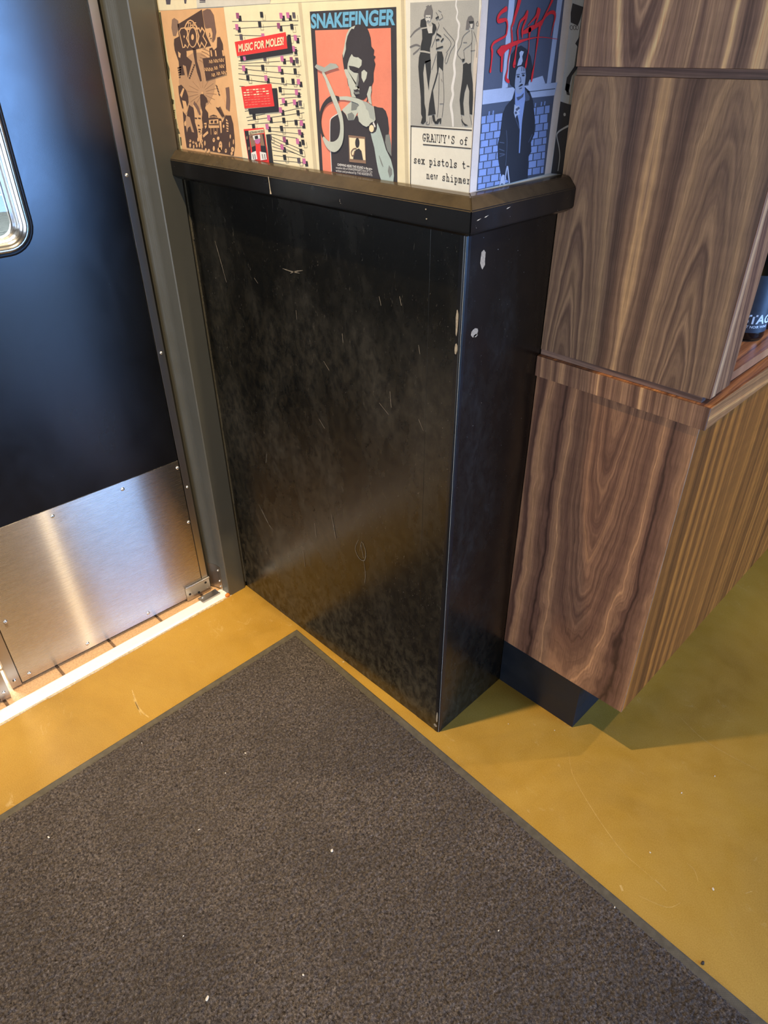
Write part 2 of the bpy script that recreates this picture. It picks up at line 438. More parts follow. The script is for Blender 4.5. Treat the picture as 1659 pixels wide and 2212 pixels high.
# pale wear along the bead and chips
bm = bmesh.new()
for (x, z, w, h) in ((L - 0.0093, 1.06, 0.006, 0.05), (L - 0.0085, 1.012, 0.0075, 0.022), (L - 0.006, 0.055, 0.006, 0.045), (L - 0.010, 0.022, 0.010, 0.012)):
    n = 9
    vs = [bm.verts.new((x + w * 0.5 * math.cos(2 * math.pi * i / n) * (0.7 + 0.5 * random.random()), -0.00165, z + h * 0.5 * math.sin(2 * math.pi * i / n) * (0.8 + 0.3 * random.random()))) for i in range(n)]
    bm.faces.new(vs)
for (y, z, w, h) in ((0.045, 1.155, 0.016, 0.032), (0.036, 1.035, 0.018, 0.018), (0.040, 1.028, 0.012, 0.006)):
    n = 9
    vs = [bm.verts.new((L + 0.0005, y + w * 0.5 * math.cos(2 * math.pi * i / n) * (0.6 + 0.6 * random.random()), z + h * 0.5 * math.sin(2 * math.pi * i / n) * (0.7 + 0.4 * random.random()))) for i in range(n)]
    bm.faces.new(vs)
obj('paint_chips', bm, plain('bare_filler', (0.36, 0.28, 0.19), 0.8, var=0.3, vscale=300), wall)

# chair rail
rail = thing('trim_1', 'glossy black chamfered chair rail between posters and wainscot', 'chair rail', (0.5, 0.0, 1.235), kind='structure')
prof = [(0.0, 1.2035), (0.016, 1.2035), (0.0305, 1.2120), (0.0305, 1.2440), (0.0150, 1.2605), (0.0, 1.2625)]
def rail_run(bm, pts_fn):
    rows = [[bm.verts.new(pts_fn(o, z, s)) for (o, z) in prof] for s in (0, 1)]
    k = len(prof)
    for i in range(k): bm.faces.new((rows[0][i], rows[0][(i + 1) % k], rows[1][(i + 1) % k], rows[1][i]))
    bm.faces.new(rows[0][::-1]); bm.faces.new(rows[1])
bm = bmesh.new(); rail_run(bm, lambda o, z, s: ((0.0535, -0.0012 - o, z) if s == 0 else (L + 0.0012 + o, -0.0012 - o, z)))
bmesh.ops.bevel(bm, geom=[e for e in bm.edges], offset=0.0014, segments=2, affect='EDGES')
obj('rail_long', bm, M_rail, rail)
bm = bmesh.new(); rail_run(bm, lambda o, z, s: ((L + 0.0012 + o, -0.0012 - o, z) if s == 0 else (L + 0.0012 + o, D + 0.0015, z)))
bmesh.ops.bevel(bm, geom=[e for e in bm.edges], offset=0.0014, segments=2, affect='EDGES')
obj('rail_return', bm, M_rail, rail)
bm = bmesh.new()
def chip(pts): bm.faces.new([bm.verts.new(p) for p in pts])
ys = -0.0321
chip([(0.4110, ys, 1.2435), (0.4125, ys, 1.2435), (0.4150, ys, 1.2200), (0.4172, ys, 1.2135), (0.4120, ys, 1.2130), (0.4128, ys, 1.2200)])
for (x, z) in ((0.816, 1.236), (0.818, 1.222)): chip([(x - 0.0015, ys, z), (x, ys, z + 0.0012), (x + 0.0022, ys, z + 0.0005), (x, ys, z - 0.0012)])
for (y, z) in ((-0.018, 1.229), (0.000, 1.231), (0.055, 1.236)):
    xx = L + 0.0321
    chip([(xx, y, z), (xx, y + 0.003, z + 0.0015), (xx, y + 0.011, z + 0.0022), (xx, y + 0.004, z)])
obj('paint_chips', bm, plain('bare_wood_chip', (0.55, 0.43, 0.28), 0.7, var=0.2, vscale=300), rail)

# wall above and around the kitchen doors, jamb
dw = thing('wall_left', 'dark wall carrying the kitchen doorway on the left', 'wall', (-0.05, 0.3, 0.0), kind='structure')
boxo('wall_infill', (-0.09, -0.001, 0.0, 0.60, 0.0, H), M_gap, dw)
boxo('lintel', (-0.09, 0.045, -1.6, -0.001, 2.12, H), M_gap, dw)
jamb = thing('trim_2', 'olive black painted steel door jamb with rounded inner face', 'door jamb', (0.015, -0.04, 0.0), kind='structure')
bm = bmesh.new()
pr = [(0.0545, -0.010), (0.0545, -0.0668), (0.0525, -0.0692)]
for i in range(17):
    t = i / 16.0
    pr.append((0.0490 - 0.0860 * t, -0.0694 - 0.0225 * max(0.0, (t - 0.40) / 0.60) ** 2))
pr += [(-0.090, -0.0922), (-0.090, -0.001), (0.046, -0.001), (0.046, -0.010)]
prism(bm, pr, lambda p, t: (p[0], p[1], t), 0.0, 2.12)
obj('jamb_body', bm, M_frame, jamb)
boxo('stop_bead', (0.0455, 0.0500, -0.0088, -0.0030, 0.0, 2.12), M_frame, jamb, 0.0006)
bm = bmesh.new()
for i in range(26):
    z = 0.02 + i * 0.05
    box(bm, 0.046, 0.0515 + 0.0015 * random.random(), -0.0034, -0.0004, z, z + 0.0503)
obj('caulk_bead', bm, plain('dark_caulk', (0.10, 0.085, 0.055), 0.7, var=0.4, vscale=260, bump=0.3), jamb)
bm = bmesh.new()
q = [(0.0490 - 0.0860 * t, -0.0694 - 0.0225 * max(0.0, (t - 0.40) / 0.60) ** 2) for t in np.linspace(0.30, 0.86, 10)]
prism(bm, [(x, y - 0.0016) for x, y in q] + [(x, y + 0.0006) for x, y in q[::-1]], lambda p, t: (p[0], p[1], t), 0.006, 0.100)
pp = obj('pivot_jamb_plate', bm, M_strip, jamb)
for z in (0.082, 0.040, 0.018):
    bm = bmesh.new(); bmesh.ops.create_uvsphere(bm, u_segments=12, v_segments=6, radius=0.0035, matrix=Matrix.Translation((0.012, -0.0712, z)))
    obj('screw', bm, M_chrome, pp, True)
bm = bmesh.new()
bmesh.ops.create_icosphere(bm, subdivisions=2, radius=1.0)
for v in bm.verts: v.co = Vector((0.052 + v.co.x * 0.006, -0.074 + v.co.y * 0.008, 0.006 + v.co.z * 0.007)) + Vector((random.uniform(-1, 1), random.uniform(-1, 1), random.uniform(-1, 1))) * 0.0012
obj('rust_lump', bm, M_rust, jamb, True)

# --- swinging kitchen doors
XD, TH = -0.015, math.radians(2.2)
LW = 0.612
def door(name, label, pivot_y, width, sign, th):
    """leaf built flat (s along the leaf from the pivot, n = out of its face) then swung by th"""
    root = thing(name, label, 'door', (XD, pivot_y, 0.0), kind='structure')
    cth, sth = math.cos(th), math.sin(th)
    def P(s, n, z):
        return Vector((XD - s * sth + n * cth, pivot_y - sign * (s * cth + n * sth), z))
    def sbox(bm, s0, s1, n0, n1, z0, z1, bev=0.0):
        t = bmesh.new(); box(t, s0, s1, n0, n1, z0, z1, bev=bev)
        for v in t.verts: v.co = P(v.co.x, v.co.y, v.co.z)
        me = bpy.data.meshes.new('t'); t.to_mesh(me); t.free(); bm.from_mesh(me); bpy.data.meshes.remove(me)
    return root, P, sbox
def rivet(P, parent, s, z, n=0.0, r=0.0052, name='rivet'):
    bm = bmesh.new(); lathe(bm, [(r, 0.0), (r * 0.97, 0.0014), (r * 0.72, 0.0031), (r * 0.38, 0.0040), (0.0, 0.0043)], 0, 0, 16)
    q = P(s, n, z); nv = (P(s, n + 1, z) - P(s, n, z)).normalized()
    bm.transform(Matrix.Translation(q) @ nv.to_track_quat('Z', 'Y').to_matrix().to_4x4())
    return obj(name, bm, M_chrome, parent, True)

def round_rect(s0, s1, z0, z1, r, k=8):
    pts = []
    for (cx, cz, a0) in ((s1 - r, z1 - r, 0), (s0 + r, z1 - r, 90), (s0 + r, z0 + r, 180), (s1 - r, z0 + r, 270)):
        for i in range(k + 1):
            a = math.radians(a0 + 90 * i / k); pts.append((cx + r * math.cos(a), cz + r * math.sin(a)))
    return pts
def ring_band(bm, A, B):
    n = len(A)
    for i in range(n):
        j = (i + 1) % n
        bm.faces.new((A[i], A[j], B[j], B[i]))

def build_door(root, P, sbox, width, full):
    ws0, ws1, wz0, wz1, wr = 0.236, 0.236 + 0.27, 1.088, 1.60, 0.062
    # leaf with the window opening cut out
    bm = bmesh.new()
    outer_n = 0.0
    inner = round_rect(ws0 + 0.008, ws1 - 0.008, wz0 + 0.008, wz1 - 0.008, wr - 0.006)
    z0, z1 = 0.0135, 2.10
    for n, flip in ((0.0, False), (-0.040, True)):
        iv = [bm.verts.new(P(s, n, z)) for s, z in inner]
        k = len(inner) // 4
        corners = [(width, z1), (0.022, z1), (0.022, z0), (width, z0)]
        cv = [bm.verts.new(P(s, n, z)) for s, z in corners]
        for q in range(4):
            idx = list(range(q * k, (q + 1) * k))
            for a, b in zip(idx, idx[1:]): bm.faces.new((iv[a], iv[b], cv[q]))
            a = idx[-1]; b = ((q + 1) % 4) * k
            bm.faces.new((iv[a], iv[b], cv[(q + 1) % 4], cv[q]))
        if n == 0.0: f_in, f_cv = iv, cv
        else:
            ring_band(bm, f_in, iv)
            ring_band(bm, f_cv, cv)
    leaf = obj('leaf', bm, M_door, root)
    # window: gasket, stepped steel frame, glass
    pw = []
    bm = bmesh.new()
    steps = [(0.0, 0.0), (0.0, 0.006), (0.0035, 0.0085), (0.008, 0.0075), (0.009, 0.004)]
    rows = [[bm.verts.new(P(s, n, z)) for s, z in round_rect(ws0 + o, ws1 - o, wz0 + o, wz1 - o, wr - o)] for o, n in steps]
    for a, b in zip(rows, rows[1:]): ring_band(bm, a, b)
    obj('gasket', bm, M_gasket, root, True)
    bm = bmesh.new()
    steps = [(0.007, 0.004), (0.0085, 0.010), (0.012, 0.0125), (0.0165, 0.0118), (0.0185, 0.0085), (0.0215, 0.0075), (0.0260, 0.0040), (0.0300, -0.004), (0.0305, -0.012), (0.0335, -0.013), (0.0335, -0.036)]
    rows = [[bm.verts.new(P(s, n, z)) for s, z in round_rect(ws0 + o, ws1 - o, wz0 + o, wz1 - o, max(0.02, wr - o))] for o, n in steps]
    for a, b in zip(rows, rows[1:]): ring_band(bm, a, b)
    obj('window_frame', bm, M_winframe, root, True)
    bm = bmesh.new()
    pts = round_rect(ws0 + 0.033, ws1 - 0.033, wz0 + 0.033, wz1 - 0.033, 0.03)
    A = [bm.verts.new(P(s, -0.018, z)) for s, z in pts]; B = [bm.verts.new(P(s, -0.022, z)) for s, z in pts]
    ring_band(bm, A, B); bm.faces.new(A); bm.faces.new(B[::-1])
    obj('pane', bm, M_glass, root)
    # kick plate
    bm = bmesh.new(); sbox(bm, 0.0045 + 0.018, width - 0.028, 0.0, 0.0016, 0.0135, 0.487)
    kp = obj('kick_plate', bm, M_kick, root)
    uv = kp.data.uv_layers.new(name='UVMap')
    for lp in kp.data.loops:
        co = kp.data.vertices[lp.vertex_index].co
        uv.data[lp.index].uv = (co.z * 2, co.y * 2)
    for s, z in ((0.0275, 0.4665), (0.191, 0.4662), (0.379, 0.4665), (0.0265, 0.280), (0.209, 0.033), (0.397, 0.033), (0.561, 0.032), (0.566, 0.225), (0.561, 0.4665)):
        rivet(P, kp, s, z, 0.0016)
    # edge channels
    bm = bmesh.new(); sbox(bm, 0.0, 0.0195, -0.042, 0.0012, 0.0135, 2.10, 0.0006)
    es = obj('edge_channel', bm, M_strip, root)
    for z in (1.2133, 0.7996, 0.3952, 0.020): rivet(P, es, 0.0095, z, 0.0012, 0.0042)
    bm = bmesh.new(); sbox(bm, width - 0.0255, width, -0.042, 0.0012, 0.008, 2.10, 0.0006)
    es = obj('edge_channel', bm, M_strip, root)
    for z in (0.032, 0.36, 0.78): rivet(P, es, width - 0.012, z, 0.0012, 0.0046)

root, P, sbox = door('door_1', 'black swinging kitchen door with rounded window and steel kick plate', -0.0965, LW, 1, TH)
build_door(root, P, sbox, LW, True)
# bottom pivot: hinge plate with three screws, floor shoe
bm = bmesh.new(); sbox(bm, -0.002, 0.082, 0.0016, 0.0050, 0.004, 0.060, 0.0008)
hp = obj('pivot_plate', bm, M_strip, root)
bm = bmesh.new(); sbox(bm, -0.002, 0.082, 0.0016, 0.0105, 0.055, 0.0605, 0.0015)
obj('plate_lip', bm, M_strip, hp)
for s, z in ((0.070, 0.027), (0.040, 0.018), (0.012, 0.042)):
    bm = bmesh.new(); lathe(bm, [(0.0040, 0.0), (0.0040, 0.0008), (0.0028, 0.0012), (0.0016, 0.0004), (0.0, 0.0004)], 0, 0, 14)
    nv = (P(s, 1, z) - P(s, 0, z)).normalized()
    bm.transform(Matrix.Translation(P(s, 0.0050, z)) @ nv.to_track_quat('Z', 'Y').to_matrix().to_4x4())
    obj('screw', bm, M_gasket, hp, True)
shoe = thing('floor_pivot', 'small worn steel floor pivot under the corner of the door', 'hinge', (0.012, -0.11, 0.0052))
boxo('base', (0.000, 0.030, -0.150, -0.086, 0.0052, 0.0085), M_strip, shoe, 0.0008)
boxo('lip', (0.026, 0.0305, -0.150, -0.086, 0.0052, 0.0115), M_strip, shoe, 0.0012)
bm = bmesh.new(); bmesh.ops.create_uvsphere(bm, u_segments=12, v_segments=6, radius=0.004, matrix=Matrix.Translation((0.010, -0.138, 0.0085)))
obj('screw', bm, M_chrome, shoe, True)

root2, P2, sbox2 = door('door_2', 'second kitchen door leaf, only its steel lower corner showing at the left edge', -0.0965 - LW * 2 - 0.012, LW, -1, 0.0)
build_door(root2, P2, sbox2, LW, False)

# --- bright kitchen behind
kw = boxo('wall_kitchen', (-2.0, -1.95, -1.8, 0.6, 0.0, H), M_kwall); tag(kw, 'white kitchen wall seen through the door window', 'wall', kind='structure')
tb = thing('steel_work_table', 'stainless kitchen worktable seen through the door window', 'table', (-0.95, -0.3, 0.0))
boxo('top', (-1.25, -0.65, -1.0, 0.5, 0.86, 0.90), M_ksteel, tb, 0.003)
boxo('backsplash', (-1.27, -1.245, -1.0, 0.5, 0.90, 1.02), M_ksteel, tb, 0.003)
boxo('undershelf', (-1.22, -0.68, -0.97, 0.47, 0.25, 0.275), M_ksteel, tb, 0.003)
for x in (-1.2, -0.7):
    for y in (-0.95, 0.45): boxo('leg', (x - 0.02, x + 0.02, y - 0.02, y + 0.02, 0.001, 0.86), M_ksteel, tb)
sh = thing('steel_wall_shelf', 'stainless wall shelf above the kitchen worktable', 'shelf', (-1.75, -0.3, 1.10))
boxo('board', (-1.95, -1.55, -1.2, 0.5, 1.10, 1.13), M_ksteel, sh, 0.003)
for y in (-1.0, 0.3): boxo('bracket', (-1.95, -1.6, y, y + 0.02, 1.02, 1.10), M_ksteel, sh)

# ------------------------------------------------------------------ walnut cabinetry
base = thing('base_cabinet', 'walnut base cabinet with black toe kick beside the black wall', 'cabinet', (1.0, 0.6, 0.0))
ZB, ZC0, ZC1 = 0.1479, 0.8925, 0.9345
YB = 1.75
e = boxo('end_panel', (L + 0.0008, XF, D, D + 0.0040, ZB, ZC0), W_lower, base, 0.0005)
boxo('front_panel', (XF - 0.020, XF - 0.0004, D + 0.0042, YB, ZB, ZC0), W_front, base, 0.0004)
boxo('carcass', (L + 0.002, XF - 0.0205, D + 0.0045, YB, ZB, ZC0 - 0.001), M_gap, base)
boxo('toe_kick', (L + 0.0008, XF - 0.1084, D + 0.0004, YB, 0.0, ZB - 0.0005), M_toe, base, 0.0004)
wt = thing('worktop', 'thin walnut counter ledge projecting over the base cabinet', 'worktop', (1.0, 0.6, ZC0))
EX = XF + 0.0118
boxo('slab', (L + 0.0006, EX - 0.004, D - 0.0040, YB, ZC0 + 0.0002, ZC1), W_top_surf, wt)
boxo('end_edging', (L + 0.0006, EX, D - 0.0079, D - 0.0041, ZC0, ZC1), W_edge, wt, 0.0008)
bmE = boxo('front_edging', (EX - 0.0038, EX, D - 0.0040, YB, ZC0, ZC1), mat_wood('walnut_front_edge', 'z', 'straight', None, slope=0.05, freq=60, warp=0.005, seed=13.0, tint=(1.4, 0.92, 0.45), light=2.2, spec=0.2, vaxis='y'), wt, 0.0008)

hut = thing('wine_display_hutch', 'walnut display hutch standing on the counter ledge, wine bottles inside', 'cabinet', (1.0, 0.6, ZC1))
YU = 0.2545
ZG0, ZG1 = 1.407, 1.4195
boxo('plinth_batten', (L + 0.0012, XT - 0.013, YU + 0.0015, YU + 0.018, ZC1 + 0.0002, 0.9458), mat_wood('walnut_batten', 'z', 'straight', None, slope=0.03, freq=60, warp=0.003, seed=14.0, light=2.0, vaxis='x'), hut, 0.0004)
boxo('end_panel', (L + 0.0008, XT - 0.0012, YU, YU + 0.022, 0.9460, ZG0), W_upper, hut, 0.0005)
boxo('edge_band', (XT - 0.0011, XT, YU + 0.0004, YU + 0.0215, 0.9460, ZG0), W_band, hut, 0.0002)
boxo('reveal_strip', (L + 0.0008, 1.55, YU + 0.005, YU + 0.0215, ZG0 + 0.0002, ZG1 - 0.0002), W_groove, hut, 0.0003)
boxo('upper_panel', (L + 0.0008, 1.55, YU, YU + 0.022, ZG1, 2.4), W_top, hut, 0.0005)
boxo('stile', (XT - 0.0215, XT - 0.0004, YU + 0.0222, YU + 0.080, 0.9470, 2.4), W_stile, hut, 0.0004)
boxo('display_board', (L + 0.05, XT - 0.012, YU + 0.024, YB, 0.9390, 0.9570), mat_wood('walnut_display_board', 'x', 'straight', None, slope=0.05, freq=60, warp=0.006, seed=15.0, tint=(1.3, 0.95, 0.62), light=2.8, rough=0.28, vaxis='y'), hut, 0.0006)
boxo('painted_shade_strip', (L + 0.06, XT - 0.016, YU + 0.024, YB, ZC1 + 0.0002, 0.9388), M_gap, hut)  # black strip stands in for the shade between display board and counter
boxo('back_panel', (L + 0.02, L + 0.04, YU + 0.024, YB, 0.9572, 2.4), W_stile, hut)

def bottle(name, label, cx, cy, zb, rot, txt=True):
    t = thing(name, label, 'bottle', (cx, cy, zb), group='wine bottles on the display shelf')
    R = 0.0385
    bm = bmesh.new()
    lathe(bm, [(0.0, zb), (R * 0.86, zb), (R * 0.97, zb + 0.003), (R, zb + 0.008), (R, zb + 0.180), (R * 0.97, zb + 0.195), (R * 0.80, zb + 0.212), (R * 0.50, zb + 0.228), (0.0150, zb + 0.245), (0.0142, zb + 0.300), (0.0155, zb + 0.301), (0.0155, zb + 0.315), (0.0, zb + 0.316)], cx, cy, 48)
    obj('glass', bm, M_bottle, t, True)
    bm = bmesh.new()
    lathe(bm, [(R + 0.0003, zb + 0.018), (R + 0.0004, zb + 0.019), (R + 0.0004, zb + 0.127), (R + 0.0003, zb + 0.128)], cx, cy, 64)
    obj('wrap_label', bm, M_label, t, True)
    bm = bmesh.new()
    lathe(bm, [(0.0147, zb + 0.242), (0.0148, zb + 0.3005), (0.0160, zb + 0.3008), (0.0160, zb + 0.3155), (0.0, zb + 0.3168)], cx, cy, 24)
    obj('capsule', bm, M_bottle, t, True)
    if txt:
        for word, z, h, a0, a1, bold in (('STAGE', zb + 0.0365, 0.0175, rot - 0.80, rot + 0.98, 0.03), ('PINOT NOIR WINE', zb + 0.0275, 0.0050, rot - 1.02, rot + 0.55, 0.02)):
            vs, fs = text_mesh(word, bold)
            xs = [v[0] for v in vs]; yv = [v[1] for v in vs]
            x0, x1, y1 = min(xs), max(xs), max(yv)
            me = bpy.data.meshes.new('lettering')
            RR = R + 0.0009
            me.from_pydata([(cx + RR * math.cos(a0 + (a1 - a0) * (x - x0) / (x1 - x0)), cy + RR * math.sin(a0 + (a1 - a0) * (x - x0) / (x1 - x0)), z + h * y / y1) for x, y in vs], [], fs)
            link('lettering', me, M_letter, t)
    return t
_tm = {}
def text_mesh(s, bold):
    if (s, bold) in _tm: return _tm[(s, bold)]
    cu = bpy.data.curves.new('txt', 'FONT'); cu.body = s; cu.size = 1.0; cu.offset = bold; cu.resolution_u = 3
    o = bpy.data.objects.new('txt', cu); C.objects.link(o)
    dg = bpy.context.evaluated_depsgraph_get()
    me = o.evaluated_get(dg).to_mesh()
    vs = [(v.co.x, v.co.y) for v in me.vertices]; fs = [tuple(p.vertices) for p in me.polygons]
    o.evaluated_get(dg).to_mesh_clear()
    bpy.data.objects.remove(o); bpy.data.curves.remove(cu)
    _tm[(s, bold)] = (vs, fs)
    return vs, fs
M_bottle = plain('dark_bottle_glass', (0.006, 0.006, 0.006), 0.08, 0.0, 0.6)
M_label = plain('navy_label', (0.050, 0.060, 0.080), 0.42, 0.0, 0.5, 0.12, 60)
M_letter = plain('white_lettering', (0.88, 0.92, 0.95), 0.5)
bottle('wine_bottle', 'dark wine bottle with white lettered label, nearest the walnut stile', 1.141, 0.575, 0.9572, -0.62)
bottle('wine_bottle', 'dark wine bottle half hidden behind the lettered one at the frame edge', 1.138, 0.672, 0.9572, -0.55)

# ------------------------------------------------------------------ entrance mat
mat = thing('entrance_mat', 'brown grey carpet entrance mat with a thin rubber edge', 'doormat', (1.2, -0.7, 0.0))
A0 = Vector((0.3263, -0.0155)); er = Vector((1.38, -0.0468)).normalized(); el = Vector((-0.0095, -0.856)).normalized()
MW, ML = 2.0, 1.9
def mp(a, b): return A0 + er * a + el * b
bm = bmesh.new()
def ringv(o, z): return [bm.verts.new((*mp(a, b), z)) for a, b in ((o, o), (MW - o, o), (MW - o, ML - o), (o, ML - o))]
rg = [ringv(0, 0.0), ringv(0.0006, 0.0016), ringv(0.004, 0.0030), ringv(0.030, 0.0036)]
for a, b in zip(rg, rg[1:]): ring_band(bm, a, b)
bm.faces.new(rg[-1]); bm.faces.new(rg[0][::-1])
obj('rubber_backing', bm, M_rubber, mat)
# loop pile: a dense field of tufts
step = 0.0026
na, nb = int((MW - 0.043) / step), int((1.62) / step)
ga, gb = np.meshgrid(np.arange(na), np.arange(nb), indexing='ij')
aa = 0.0215 + ga * step + rng.uniform(-0.35, 0.35, ga.shape) * step
bb = 0.0215 + gb * step + rng.uniform(-0.35, 0.35, ga.shape) * step
edge = np.minimum(np.minimum(ga, gb), np.minimum(na - 1 - ga, nb - 1 - gb))
aa += np.where(edge == 0, rng.uniform(-0.0018, 0.0018, ga.shape), 0)
bb += np.where(edge == 0, rng.uniform(-0.0018, 0.0018, ga.shape), 0)
hh = rng.uniform(0, 1, ga.shape)
k5 = lambda q: (q + np.roll(q, 1, 0) + np.roll(q, 1, 1) + np.roll(q, -1, 0) + np.roll(q, -1, 1)) / 5
zz = 0.0055 + 0.0042 * hh ** 0.8 + 0.0035 * (k5(k5(rng.uniform(0, 1, ga.shape))) - 0.5)
zz = np.where(edge == 0, 0.0034, zz)
px = A0.x + er.x * aa + el.x * bb; py = A0.y + er.y * aa + el.y * bb
co = np.stack([px, py, zz], -1).reshape(-1, 3)
idx = (ga * nb + gb)
q = np.stack([idx[:-1, :-1], idx[1:, :-1], idx[1:, 1:], idx[:-1, 1:]], -1).reshape(-1, 4)[:, ::-1]
me = bpy.data.meshes.new('pile')
me.vertices.add(len(co)); me.vertices.foreach_set('co', co.ravel())
me.loops.add(q.size); me.loops.foreach_set('vertex_index', q.ravel())
me.polygons.add(len(q)); me.polygons.foreach_set('loop_start', np.arange(0, q.size, 4)); me.polygons.foreach_set('loop_total', np.full(len(q), 4))
me.update(calc_edges=True)
pile = link('pile', me, M_pile, mat)
pile['kind'] = 'stuff'
if pile.data.polygons[0].normal.z < 0: pile.data.flip_normals()

# ------------------------------------------------------------------ posters: flat print, in wall coordinates (0.1 mm)
COL = dict(cream=(0.82, 0.70, 0.46), cream2=(0.78, 0.73, 0.62), crease=(0.60, 0.50, 0.33), yellow=(0.68, 0.58, 0.30), olive=(0.10, 0.09, 0.05), tan=(0.72, 0.41, 0.20), tan2=(0.50, 0.285, 0.155), tanl=(0.36, 0.19, 0.10),
           brown=(0.085, 0.050, 0.042), brown2=(0.19, 0.11, 0.085), brown3=(0.27, 0.165, 0.115), ink=(0.032, 0.032, 0.040), slate=(0.10, 0.085, 0.105), pink=(0.55, 0.16, 0.34), plum=(0.30, 0.085, 0.19), red=(0.74, 0.050, 0.050), redl=(0.80, 0.20, 0.15),
           char=(0.052, 0.046, 0.054), salmon=(0.80, 0.25, 0.165), sky=(0.16, 0.42, 0.62), white=(0.76, 0.73, 0.70), pale=(0.52, 0.54, 0.47), grey=(0.22, 0.23, 0.22), greyl=(0.38, 0.40, 0.37), sage=(0.42, 0.50, 0.47),
           photo=(0.44, 0.42, 0.38), photol=(0.58, 0.56, 0.52), dim=(0.17, 0.16, 0.16), inky=(0.040, 0.042, 0.046), ink2=(0.055, 0.045, 0.042), greyp=(0.62, 0.58, 0.50),
           pgrey=(0.063, 0.076, 0.106), pdark=(0.078, 0.092, 0.135), plight=(0.383, 0.449, 0.594), pbrick=(0.218, 0.304, 0.554), pbrick2=(0.178, 0.251, 0.462), pmid=(0.066, 0.083, 0.125), pcoat=(0.020, 0.023, 0.032), pface=(0.264, 0.317, 0.436), scarlet=(0.62, 0.020, 0.024), margin=(0.64, 0.55, 0.46), pwhite=(0.50, 0.52, 0.51))
PM = {}
def pm(c):
    if c not in PM: PM[c] = mat_paper('print_' + c, COL[c])
    return PM[c]
